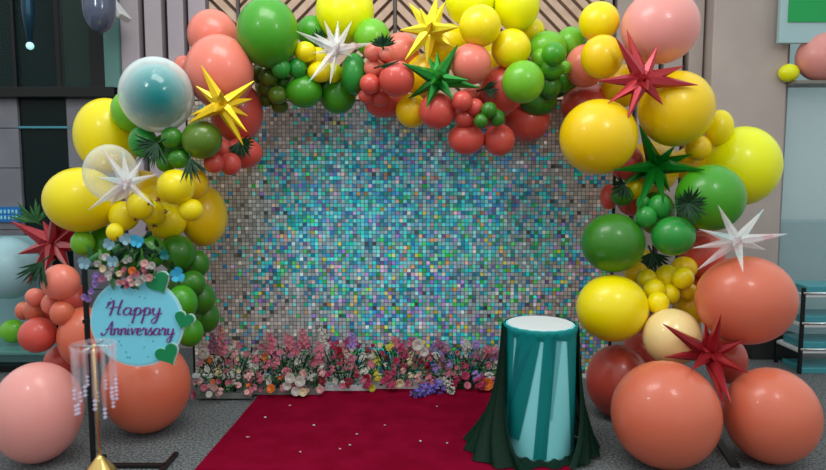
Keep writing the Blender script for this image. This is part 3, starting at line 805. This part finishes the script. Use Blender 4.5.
# ------------------------------------------------------------------ flowers
FC = {'pink': srgb(206, 112, 132), 'hot': srgb(180, 46, 90), 'white': srgb(206, 200, 192), 'cream': srgb(232, 212, 170), 'red': srgb(140, 10, 40),
      'orange': srgb(232, 118, 40), 'lilac': srgb(165, 130, 205), 'mauve': srgb(160, 96, 130), 'yellow': srgb(206, 190, 60), 'violet': srgb(120, 110, 205), 'blush': srgb(226, 168, 166)}
FM = {k: mat(k+'_petals', v, .65, c2=tuple(min(1, x*.7) for x in v), nscale=60) for k, v in FC.items()}
def blossom_mesh(k, kind):
    g = G(); r0 = random.Random(hash(kind) % 97)
    r0 = random.Random({'rose': 1, 'daisy': 2, 'puff': 3, 'cluster': 4}[kind])
    if kind == 'cluster':
        for q in range(17):
            d = Vector((r0.gauss(0, .6), r0.gauss(0, .6), abs(r0.gauss(.5, .4))+.1)).normalized(); c = d*r0.uniform(.65, 1.15); u = d.orthogonal().normalized(); w_ = d.cross(u); a0 = r0.random()*6
            for k5 in range(5):
                a = a0+2*PI*k5/5; e1 = u*math.cos(a)+w_*math.sin(a); e2 = -u*math.sin(a)+w_*math.cos(a)
                g.add([c, c+e1*.24+e2*.15+d*.05, c+e1*.42+d*.10, c+e1*.24-e2*.15+d*.05], [(0, 1, 2, 3)], 0)
            g.tube([c, (0, 0, -.1)], .03, 4, mi=2)
    lay = {'rose': [(6, 1.0, .35, .62), (5, .72, .75, .5), (4, .42, 1.05, .38)], 'daisy': [(8, 1.0, .15, .34)], 'puff': [(8, 1.0, .2, .45), (7, .85, .6, .42), (5, .5, 1.0, .35)], 'cluster': []}[kind]
    for (n, L, el, w) in lay:
        for i in range(n):
            a = 2*PI*i/n+r0.uniform(-.15, .15)+L*2; e = el+r0.uniform(-.12, .12)
            rad = Vector((math.cos(a), math.sin(a), 0)); tan = Vector((-math.sin(a), math.cos(a), 0)); vs = []
            for u in (0, .35, .7, 1.0):
                ee = e*(1-.25*u)
                c = rad*(L*u*math.cos(ee))+Vector((0, 0, L*u*math.sin(ee)+.05))
                ww = w*(.25, .8, 1.0, .55)[(0, .35, .7, 1.0).index(u)]
                vs += [c-tan*ww+Vector((0, 0, .14*ww)), c+Vector((0, 0, -.02)), c+tan*ww+Vector((0, 0, .14*ww))]
            fs = []
            for q in range(3):
                for j in (0, 1): s = q*3+j; fs.append((s, s+1, s+4, s+3))
            g.add(vs, fs, 0)
    if kind != 'cluster': g.lathe([(.001, .25), (.12, .22), (.16, .1), (.1, 0)], n=8, mi=1, cap=False)
    g.tube([(0, 0, .05), (0, 0, -.35)], .06, 5, mi=2)
    me = bpy.data.meshes.new(k+'_'+kind); me.from_pydata([tuple(v) for v in g.v], [], g.f)
    me.materials.append(FM[k]); me.materials.append(FM['yellow'] if kind == 'daisy' else FM[k]); me.materials.append(M_leaf2)
    for p, m_ in zip(me.polygons, g.mi): p.material_index = m_; p.use_smooth = True
    me.update(); return me
BL = {}
def blossom(k, kind, loc, r, parent, direction):
    key = (k, kind)
    if key not in BL: BL[key] = blossom_mesh(k, kind)
    o = bpy.data.objects.new({'rose': 'rose', 'daisy': 'daisy', 'puff': 'carnation', 'cluster': 'floret_cluster'}[kind], BL[key]); col.objects.link(o)
    o.parent = parent; o.location = Vector(loc)-parent.location; o.scale = (r, r, r)
    o.rotation_euler = direction.to_track_quat('Z', 'Y').to_euler()
    return o
rf = random.Random(21)
def spike_flower(base, tip, k, parent, r=.018, name='flower_spike', n=26):
    g = G(); base = Vector(base); tip = Vector(tip); ax = tip-base
    g.tube([base, tip], .004, 5, mi=1)
    for i in range(n):
        t = .2+.8*i/n; a = i*2.4; rr = r*(1.25-.6*t)
        sd = ax.orthogonal().normalized(); sd.rotate(Matrix.Rotation(a, 3, ax.normalized()).to_quaternion())
        c = base+ax*t+sd*rr*rf.uniform(.3, 1.3)
        s = rr*rf.uniform(.6, 1.0)
        for q in range(4):
            d = sd.copy(); d.rotate(Matrix.Rotation(q*PI/2, 3, sd)); u = sd.orthogonal().normalized(); u.rotate(Matrix.Rotation(q*PI/2+i, 3, sd).to_quaternion()); w_ = sd.cross(u)
            g.add([c, c+u*s*.7+w_*s*.45+sd*s*.4, c+u*s*1.25+sd*s*.5, c+u*s*.7-w_*s*.45+sd*s*.4], [(0, 1, 2, 3)])
    return g.build(name, [FM[k], M_leaf2], parent)
M_trough = mat('white_trough', srgb(205, 208, 212), .5); M_trough2 = mat('smoky_trough', srgb(120, 122, 118), .4)

def arrangement(x0, x1, ytop, palette, kinds, n, label, spikes=(), trough=M_trough, yb=392, tilt=0, hang=()):
    Yc = floor_pt(300, yb).y+.13
    xc = X((x0+x1)/2, Yc, 370); half = (X(x1, Yc, 370)-X(x0, Yc, 370))/2
    th = thing('flower_arrangement', (xc, Yc, 0), label, 'flower arrangement', 'flower arrangements along the foot of the shimmer wall')
    bz = .014 if yb > 380 else .0
    g = G(); hw = half*.92; z1 = .055
    for s in (-1, 1):
        g.span((xc-hw, Yc+s*.10-.004, bz), (xc+hw, Yc+s*.10+.004, z1)); g.span((xc+s*hw-.004, Yc-.1, bz), (xc+s*hw+.004, Yc+.1, z1))
    g.span((xc-hw, Yc-.1, bz), (xc+hw, Yc+.1, bz+.008)); g.build('trough', trough, th, bevel=.002)
    H = Z(ytop, Yc)
    # foliage
    g = G()
    for i in range(int(520*half/.25)):
        x = xc+rf.uniform(-1, 1)*half*1.02; dy = rf.uniform(-.13, .12); hgt = H*rf.uniform(.25, .95)*(1-.25*((x-xc)/half)**4)
        c = Vector((x, Yc+dy, max(.05, hgt*(.62+.38*(dy+.13)/.25)))); a = rf.uniform(0, 2*PI); L = rf.uniform(.018, .045)
        d = Vector((math.cos(a)*.8, -rf.random(), math.sin(a)*.9+.2)).normalized()
        sd = d.orthogonal().normalized()*L*.22
        g.add([c, c+d*L*.5+sd, c+d*L, c+d*L*.5-sd], [(0, 1, 2, 3)], 0 if rf.random() < .6 else 1)
    for i in range(int(26*half/.25)):
        x = xc+rf.uniform(-.9, .9)*half; g.tube([(x*.3+xc*.7, Yc, .03), (x, Yc+rf.uniform(-.08, .08), H*.8)], .003, 4)
    g.build('foliage', [M_leaf, M_leaf2], th)
    # blossoms
    pts = []
    tries = 0
    n = int(n*1.0)
    while len(pts) < n and tries < 4000:
        tries += 1
        u = rf.uniform(-1, 1); v = rf.random()
        z = .055+(H-.07)*v*(1-.2*u**4); y = Yc-.17+.25*v+rf.uniform(-.02, .02); r = rf.uniform(.018, .040)
        p = Vector((xc+u*half, y, z))
        if all((p-q[0]).length > (r+q[1])*.72 for q in pts): pts.append((p, r))
    for p, r in pts:
        u = (p.x-xc)/half
        kd = 'cluster' if rf.random() < .55 else rf.choice(kinds)
        blossom(rf.choice(palette), kd, p, r*(1.15 if kd == 'cluster' else .85), th, Vector((rf.uniform(-.5, .5)+.3*u, -1, rf.uniform(-.1, .7))).normalized())
    for (px, py0, py1, k, r) in spikes:
        spike_flower(P(px, py0, Yc+.03), P(px+rf.uniform(-4, 4), py1+rf.uniform(2, 10), Yc+.08), k, th, r)
    for (px, py, k, kind, r) in hang:
        blossom(k, kind, P(px, py, Yc-.17), r, th, Vector((.1, -1, .2)).normalized())
    return th
arrangement(199, 256, 346, ['blush', 'white', 'pink', 'pink', 'cream', 'blush', 'white', 'pink', 'orange', 'blush'], ['rose', 'puff', 'daisy'], 44, 'flowers in blush, white and orange in the leftmost trough', [(222, 360, 322, 'pink', .026), (214, 356, 330, 'mauve', .022)], M_trough2, yb=402)
arrangement(252, 324, 344, ['pink', 'pink', 'orange', 'white', 'blush', 'mauve', 'pink', 'pink'], ['puff', 'rose'], 46, 'pink and orange flowers over dark leaves with white blooms, second from left', [(272, 362, 326, 'pink', .030), (290, 356, 330, 'pink', .030), (305, 352, 322, 'pink', .028)], M_trough2, yb=398,
            hang=[(290, 378, 'white', 'rose', .036), (300, 381, 'white', 'rose', .038), (296, 391, 'white', 'rose', .034), (287, 386, 'white', 'puff', .032), (303, 392, 'cream', 'rose', .03)])
arrangement(318, 372, 342, ['white', 'blush', 'hot', 'pink', 'white', 'pink', 'red'], ['rose', 'puff', 'daisy'], 38, 'flowers in white and hot pink with tall white sprays, third from left', [(324, 354, 324, 'white', .030), (345, 362, 340, 'blush', .03), (352, 352, 327, 'lilac', .028)], yb=394)
arrangement(366, 430, 342, ['pink', 'red', 'red', 'white', 'pink', 'cream', 'hot', 'yellow', 'blush'], ['puff', 'rose', 'puff'], 46, 'dense deep red and pink flowers in the white trough near the middle', [(396, 352, 330, 'pink', .026), (410, 350, 334, 'pink', .02)],
            hang=[(372, 388, 'yellow', 'puff', .028), (366, 378, 'red', 'rose', .03), (418, 345, 'white', 'puff', .045), (424, 352, 'white', 'puff', .035)])
arrangement(426, 499, 344, ['mauve', 'lilac', 'pink', 'white', 'mauve', 'hot', 'lilac', 'pink'], ['puff', 'rose'], 46, 'purple, mauve and pink flowers beside the draped plinth', [(440, 352, 332, 'mauve', .02), (490, 362, 338, 'pink', .03), (468, 352, 336, 'white', .02)], M_leaf,
            hang=[(487, 384, 'orange', 'rose', .045), (482, 386, 'orange', 'puff', .03)])
# spray lying on the carpet
b0 = floor_pt(413, 400); b1 = floor_pt(447, 391); b0.z = b1.z = .045
sp = thing('flower_spray', (b0+b1)/2-Vector((0, 0, .045)), 'violet and white flower spray lying on the red carpet', 'flower spray')
spike_flower(b1, b0, 'violet', sp, .036, 'violet_spike', 44)
b2 = floor_pt(452, 398); b2.z = .045; b3 = floor_pt(440, 383); b3.z = .10
spike_flower(b3, b2, 'white', sp, .032, 'white_spike', 34)
# fallen petals
for (px, py) in ((265, 420), (357, 437), (248, 440), (314, 428), (340, 452), (350, 448), (437, 409), (447, 446), (385, 428), (420, 444), (300, 455), (290, 408)):
    p = floor_pt(px, py); g = G(); r = rf.uniform(.006, .011); a = rf.uniform(0, PI)
    ring = [Vector((p.x+r*math.cos(a+k*PI/4)*(1 if k % 4 else 1.4), p.y+r*math.sin(a+k*PI/4), .0155+.003*(k % 3))) for k in range(8)]
    g.ring_surf([ring, [v+Vector((0, 0, .0015)) for v in ring]])
    tag(g.build('petal', FM['blush'] if rf.random() < .4 else FM['white']), 'small pale petal fallen on the red carpet', 'petal', 'petals scattered on the red carpet')

BL[('red', 'cluster')] = blossom_mesh('red', 'cluster')
for (px, py) in ((150, 204), (165, 212), (155, 226), (146, 229), (134, 219), (158, 200)):
    p = P(px, py, front_y(px, py, 1)-.012)
    o = bpy.data.objects.new('red_floret', BL[('red', 'cluster')]); col.objects.link(o); o.location = p; o.scale = (.015, .015, .015); o.rotation_euler = (PI/2, 0, px)
    tag(o, 'tiny red floret stuck among the left yellow balloons', 'flower', 'tiny red florets on the left yellow balloons')
# ------------------------------------------------------------------ anniversary sign on its stand
SY = 3.18
sc = P(137, 322, SY); s = depth(sc)/F
st = thing('welcome_sign', (P(86, 322, SY+.05).x, SY+.05, 0), 'round aqua Happy Anniversary sign with green hearts hanging on a black stand', 'sign')
def L(px, py, dy=0): return P(px, py, SY+dy)
top = L(84, 262, .05); px_ = top.x
g = G(); g.span((px_-.011, SY+.04, 0), (px_+.011, SY+.062, top.z)); g.build('pole', M_black, st, bevel=.002)
f1 = floor_pt(182, 449); f1.z = .012
g = G()
g.box(((px_+f1.x)/2, SY+.05, .012), (f1.x-px_, .03, .02)); g.box((f1.x, SY+.02, .012), (.026, .36, .02)); g.box((px_, SY+.02, .012), (.026, .30, .02))
g.build('base', M_black, st, bevel=.002)
R0 = 47.5*s; sign_c = L(137.5, 322)
g = G(); N = 72
def disc(g, r, y0, y1, mi=0, cx=0, cz=0):
    ring0 = [Vector((sign_c.x+cx+r*math.cos(2*PI*k/N)*.985, y0, sign_c.z+cz+r*.955*math.sin(2*PI*k/N))) for k in range(N)]
    g.ring_surf([[Vector((v.x, y1, v.z)) for v in ring0], ring0])
disc(g, R0, SY-.004, SY+.006); g.build('rim', mat('sign_white_rim', srgb(180, 225, 235), .4), st)
M_aqua = mat('aqua_print', srgb(128, 222, 246), .4)
g = G(); disc(g, R0*.955, SY-.008, SY-.0035, cx=-.002, cz=.002); g.build('disc_face', M_aqua, st)
g = G(); g.span((px_, SY+.006, sign_c.z-.01), (sign_c.x, SY+.04, sign_c.z+.01)); g.build('bracket', M_black, st)
def heart(g, px, py, r, rot, mi=0, th_=.008, y=-.012):
    c = L(px, py, y); pts = []
    for k in range(40):
        t = 2*PI*k/40; x = 16*math.sin(t)**3/16; z = (13*math.cos(t)-5*math.cos(2*t)-2*math.cos(3*t)-math.cos(4*t))/16
        x, z = x*math.cos(rot)-z*math.sin(rot), x*math.sin(rot)+z*math.cos(rot)
        pts.append(Vector((c.x+x*r*s, c.y, c.z+z*r*s)))
    g.ring_surf([[v+Vector((0, th_, 0)) for v in pts], pts])
M_heart = mat('green_heart_card', srgb(18, 138, 84), .4); M_wrim = mat('white_card_edge', srgb(200, 232, 225), .4)
for i, (px, py, r, ro) in enumerate(((183.5, 320, 9.6, -.35), (167, 354.5, 11.6, .45), (158, 283, 11.5, .5))):
    g = G(); heart(g, px+1.5, py-.6, r*1.06, ro, th_=.004, y=-.009); e = g.build('heart_edge', M_wrim, st)
    g = G(); heart(g, px, py, r, ro, y=-.019); g.build('heart', M_heart, st)
# lettering strokes
GL = {
 'H': ([[(-.25, 1.35), (-.1, 1.75), (.05, 1.5)], [(-.35, .9), (.1, 1.6), (.42, 1.9), (.42, 1.0), (.2, -.05)], [(1.38, 2.0), (1.16, 1.1), (1.08, .15), (1.4, .1)], [(.05, .85), (.7, 1.05), (1.35, 1.0)]], 1.6),
 'a': ([[(.85, .85), (.5, 1.0), (.12, .65), (.12, .2), (.4, .02), (.75, .3), (.9, .92), (.84, .3), (.98, .03), (1.2, .25)]], 1.15),
 'p': ([[(0, .45), (.28, 1.0), (.22, 0), (.08, -1.05)], [(.2, .5), (.5, .98), (.82, .75), (.78, .2), (.45, .02), (.2, .2)], [(.7, .1), (1.0, .35)]], 1.05),
 'y': ([[(0, .7), (.17, .95), (.15, .3), (.4, .03), (.72, .3), (.85, .95)], [(.85, .95), (.8, .0), (.6, -.9), (.25, -1.05), (.15, -.65), (.6, -.2), (1.15, .3)]], 1.15),
 'A': ([[(-.35, .35), (-.15, -.05), (.3, .3), (.75, 1.5), (1.0, 1.95), (1.02, .9), (1.0, .1), (1.25, .1)], [(.2, .75), (.6, .95), (1.1, .8)]], 1.3),
 'n': ([[(0, .7), (.17, .95), (.15, 0)], [(.15, .5), (.5, 1.0), (.72, .8), (.7, .15), (.98, .15)]], .98),
 'i': ([[(0, .6), (.14, .95), (.12, .15), (.42, .15)], [(.14, 1.38), (.18, 1.46)]], .45),
 'v': ([[(0, .8), (.15, .95), (.35, .05), (.68, .95), (.95, .85)]], .85),
 'e': ([[(0, .3), (.5, .55), (.6, .85), (.35, 1.0), (.1, .6), (.15, .15), (.45, 0), (.85, .25)]], .8),
 'r': ([[(0, .6), (.15, 1.1), (.3, .85), (.55, .92), (.5, .3), (.6, .02), (.88, .25)]], .8),
 's': ([[(-.05, .15), (.38, 1.05), (.4, .75), (.62, .3), (.4, 0), (.05, .1)]], .75)}
def smooth_pts(p):
    if len(p) < 3: return [Vector((*q, 0)) for q in p]
    out = []; q = [p[0]]+list(p)+[p[-1]]
    for i in range(1, len(q)-2):
        a, b, c, d = [Vector((*v, 0)) for v in q[i-1:i+3]]
        for k in range(5):
            t = k/5; out.append(.5*((2*b)+(c-a)*t+(2*a-5*b+4*c-d)*t*t+(3*b-a-3*c+d)*t**3))
    out.append(Vector((*p[-1], 0))); return out
g = G()
def write(text, px0, pyb, ux, uy, shear=.12, rise=0):
    x = px0
    for ch in text:
        strokes, adv = GL[ch]
        for sk in strokes:
            pts = smooth_pts(sk); P3 = []; rr = []
            for i, v in enumerate(pts):
                qx = x+(v.x+shear*v.y)*ux; qy = pyb-v.y*uy-rise*(qx-px0); P3.append(L(qx, qy, -.0105))
                a, b = pts[max(0, i-1)], pts[min(len(pts)-1, i+1)]; down = b.y < a.y
                rr.append((.95 if down and abs(b.y-a.y) > abs(b.x-a.x)*.8 else .52)*s)
            g.tube(P3, rr, 6)
        x += adv*ux
write('Happy', 108, 315, 8.9, 7.6)
write('Anniversary', 103.5, 335, 7.1, 6.9)
g.build('lettering', mat('purple_print', srgb(128, 50, 140), .45), st, smooth=True)
g = G(); rd = random.Random(5)
for k in range(26):
    a = rd.uniform(0, 2*PI); q = rd.uniform(.55, .88); px, py = 137+46*q*math.cos(a), 322+42*q*math.sin(a)
    if 300 < py < 340 or py < 288: continue
    c = L(px, py, -.0095); g.box(c, (.8*s, .002, 1.2*s), Matrix.Rotation(a, 3, 'Y'))
g.build('print_flecks', mat('teal_fleck_print', srgb(30, 120, 150), .5), st)
# flowers, leaves and butterflies on top of the sign (fixed to it)
g = G()
for k in range(75):
    px, py = rd.uniform(92, 176), rd.uniform(236, 285)
    if ((px-132)/42)**2+((py-262)/25)**2 > 1: continue
    a = rd.uniform(0, 2*PI); Ln = rd.uniform(9, 17)*s; c = L(px, py, rd.uniform(-.01, .03))
    blade(g, c, c+Vector((math.cos(a)*Ln, -.2*Ln, math.sin(a)*Ln)), 2.2*s, Vector((0, -.1, 0)), 0 if rd.random() < .7 else 1)
for k in range(14):
    a = math.radians(rd.uniform(40, 140)); c = L(130+rd.uniform(-5, 5), 250, .02); blade(g, c, c+Vector((math.cos(a), -.1, math.sin(a)))*16*s, 1.2*s, Vector((0, 0, 0)), 0)
g.build('leaves', [M_leaf, M_leaf2], st, smooth=True)
sf = [(104, 258, 'white'), (112, 266, 'white'), (104, 270, 'cream'), (110, 276, 'white'), (120, 276, 'cream'), (128, 262, 'white'), (124, 272, 'pink'), (130, 279, 'blush'), (126, 284, 'pink'), (121, 283, 'blush'), (134, 284, 'blush'), (143, 263, 'blush'),
      (146, 270, 'pink'), (150, 276, 'blush'), (144, 278, 'white'), (139, 281, 'white'), (135, 272, 'pink'), (98, 276, 'lilac'), (94, 283, 'lilac'), (90, 290, 'lilac'), (87, 297, 'lilac'), (101, 280, 'mauve'), (97, 263, 'white'), (117, 262, 'cream'), (131, 270, 'orange'), (150, 267, 'white')]
for (px, py, k) in sf:
    for q in range(2):
        p = L(px+rd.uniform(-2.5, 2.5), py+rd.uniform(-2.5, 2.5), -.035-.012*q)
        key = (k, 'puff')
        if key not in BL: BL[key] = blossom_mesh(k, 'puff')
        o = bpy.data.objects.new('small_blossom', BL[key]); col.objects.link(o); o.parent = st; o.location = p-st.location
        r = rd.uniform(2.6, 4.0)*s; o.scale = (r, r, r); o.rotation_euler = Vector((rd.uniform(-.4, .4), -1, rd.uniform(-.2, .5))).to_track_quat('Z', 'Y').to_euler()
M_bf = mat('cyan_butterfly', srgb(60, 175, 215), .35); M_bf2 = mat('silver_blue_butterfly', srgb(130, 170, 185), .35)
for (px, py, r, m_, ro) in ((137.5, 242, 8, M_bf, .3), (127, 240, 7, M_bf2, -.5), (177, 275, 9, M_bf, 1.2), (109, 245, 7, M_bf2, .6), (113, 262, 7, M_bf2, 0), (164, 255, 6, mat('teal_butterfly', srgb(10, 110, 110), .4), 1.4), (85, 264, 7.5, M_bf2, .1)):
    c = L(px, py, -.055); g = G()
    for sd in (-1, 1):
        for (wx, wz, ln, wd) in ((.55, .55, 1.0, .5), (.5, -.4, .75, .42)):
            d = Vector((sd*wx, -.25, wz)).normalized(); sid = d.cross(Vector((0, 1, 0))).normalized(); vs = []
            for u_, w_ in ((0, .05), (.35, .7), (.75, 1.0), (1.0, .45)):
                cc = d*(ln*u_); vs += [cc-sid*wd*w_, cc+sid*wd*w_]
            vs = [c+Matrix.Rotation(ro, 3, 'Y') @ v*r*s for v in vs]; vs += [v+Vector((0, .0015, 0)) for v in vs]
            g.add(vs, [(0, 1, 3, 2), (2, 3, 5, 4), (4, 5, 7, 6), (8, 10, 11, 9), (10, 12, 13, 11), (12, 14, 15, 13)])
    g.tube([c+Matrix.Rotation(ro, 3, 'Y') @ Vector((0, -.002, -.4*r*s)), c+Matrix.Rotation(ro, 3, 'Y') @ Vector((0, -.002, .5*r*s))], .7*s, 6)
    g.build('butterfly', m_, st)

# ------------------------------------------------------------------ crystal stand in the foreground
CY = 2.5; cc = P(96, 345, CY); s2 = depth(cc)/F
M_acr = mat('clear_acrylic', (.80, .62, .68), .06, alpha=.18, coat=.2)
M_bead = mat('crystal_bead', (.78, .70, .90), .08, alpha=.5, coat=.3)
cx0 = P(97, 420, CY).x
cs = thing('crystal_stand', (cx0, CY, 0), 'crystal centrepiece with hanging acrylic rods on a gold stem, left foreground', 'centrepiece')
zr = Z(345, CY)
g = G(); rings = []
g.lathe([(22*s2, zr-.012), (22*s2, zr+.006), (20*s2, zr+.006), (20*s2, zr-.012)], (cx0, CY, 0), 40, cap=False); g.build('ring', M_acr, cs, smooth=True)
zc = Z(456, CY)
g = G(); g.tube([(cx0, CY, zr), (cx0+.002, CY, Z(420, CY)), (cx0+.004, CY, zc)], .0052, 10); g.build('stem', M_gold, cs, smooth=True)
g = G(); g.tube([(cx0-20*s2, CY, zr-.004), (cx0+20*s2, CY, zr-.004)], .003, 6); g.tube([(cx0, CY-20*s2, zr-.004), (cx0, CY+20*s2, zr-.004)], .003, 6); g.build('spoke', M_chrome, cs, smooth=True)
g = G(); g.lathe([(.006, zc+.005), (.018, zc-.01), (.05, zc-.05), (.075, zc-.09), (.06, zc-.12), (.03, zc-.2), (.022, zc-.3), (.03, .05), (.12, .03), (.13, .0)], (cx0+.004, CY, 0), 32); g.build('cone_base', M_gold, cs, smooth=True)
for k in range(14):
    a = 2*PI*k/14+.2; x, y = cx0+19*s2*math.cos(a), CY+19*s2*math.sin(a); pb = (378, 392, 402, 384, 396)[k % 5]; zb_ = Z(pb, CY)
    g = G(); g.tube([(x, y, zr-.006), (x, y, zb_)], .0085, 8); rod = g.build('acrylic_rod', M_acr, cs, smooth=True)
    for q in range(3):
        zq = zb_-.012-.017*q
        g = G(); g.lathe([(.001, -.009), (.009, 0), (.001, .009)], (x, y, zq), 8, cap=False); g.build('crystal_bead', M_bead, rod)

# black strip under the right floor balloons
q0 = floor_pt(716, 432); q1 = floor_pt(742, 470)
g = G(); d = (q1-q0); an = math.atan2(d.y, d.x); g.box(((q0+q1)/2+Vector((0, .12, .006))), (d.length+.2, .05, .012), Matrix.Rotation(an, 3, 'Z'))
tag(g.build('frame_foot', M_black, bevel=.003), 'flat black metal foot on the floor between the two right giants', 'frame foot')

# ------------------------------------------------------------------ light
w = bpy.data.worlds.new('World'); bpy.context.scene.world = w; w.use_nodes = True; nt = w.node_tree
bg = nt.nodes['Background']; tc = nt.nodes.new('ShaderNodeTexCoord'); sp_ = nt.nodes.new('ShaderNodeSeparateXYZ'); rp = nt.nodes.new('ShaderNodeValToRGB')
nt.links.new(tc.outputs['Generated'], sp_.inputs[0]); nt.links.new(sp_.outputs['Z'], rp.inputs['Fac']); nt.links.new(rp.outputs['Color'], bg.inputs['Color'])
e = rp.color_ramp.elements; e[0].position = 0; e[0].color = (.36, .37, .38, 1); e[1].position = .8; e[1].color = (.82, 1.0, 1.0, 1)
k = e.new(.25); k.color = (.70, .68, .66, 1)
bg.inputs['Strength'].default_value = .95
def area(loc, target, size, energy, color, sy=None):  # unseen area lights, added for soft overhead light and reflections
    l = bpy.data.lights.new('added_overhead_light', 'AREA'); l.size = size; l.energy = energy; l.color = color
    if sy: l.shape = 'RECTANGLE'; l.size_y = sy
    o = bpy.data.objects.new('added_overhead_light', l); col.objects.link(o); o.location = loc
    o.rotation_euler = (Vector(target)-Vector(loc)).to_track_quat('-Z', 'Y').to_euler(); return o
area((-.6, 2.6, 4.3), (-.2, 4.6, 1.2), 2.0, 45, (1, .98, .95), 1.0)
area((1.8, 1.2, 3.6), (.8, 4.4, 1.0), .5, 16, (1, .97, .93), .7)
area((-2.2, 1.2, 3.6), (-1.5, 4.2, 1.2), .5, 12, (.95, .98, 1), .5)

# ------------------------------------------------------------------ camera
cam = bpy.data.cameras.new('camera'); co = bpy.data.objects.new('camera', cam); col.objects.link(co)
co.location = (0, 0, CAMH); co.rotation_euler = (PI/2-TH, 0, 0)
cam.sensor_width = 36; cam.lens = F/826*36; cam.clip_end = 100
cam.dof.use_dof = True; cam.dof.focus_distance = 4.3; cam.dof.aperture_fstop = 1.3
sc_ = bpy.context.scene; sc_.camera = co
sc_.view_settings.view_transform = 'Standard'; sc_.view_settings.look = 'None'; sc_.view_settings.gamma = 1; sc_.view_settings.use_curve_mapping = False
sc_.view_settings.exposure = 0.22
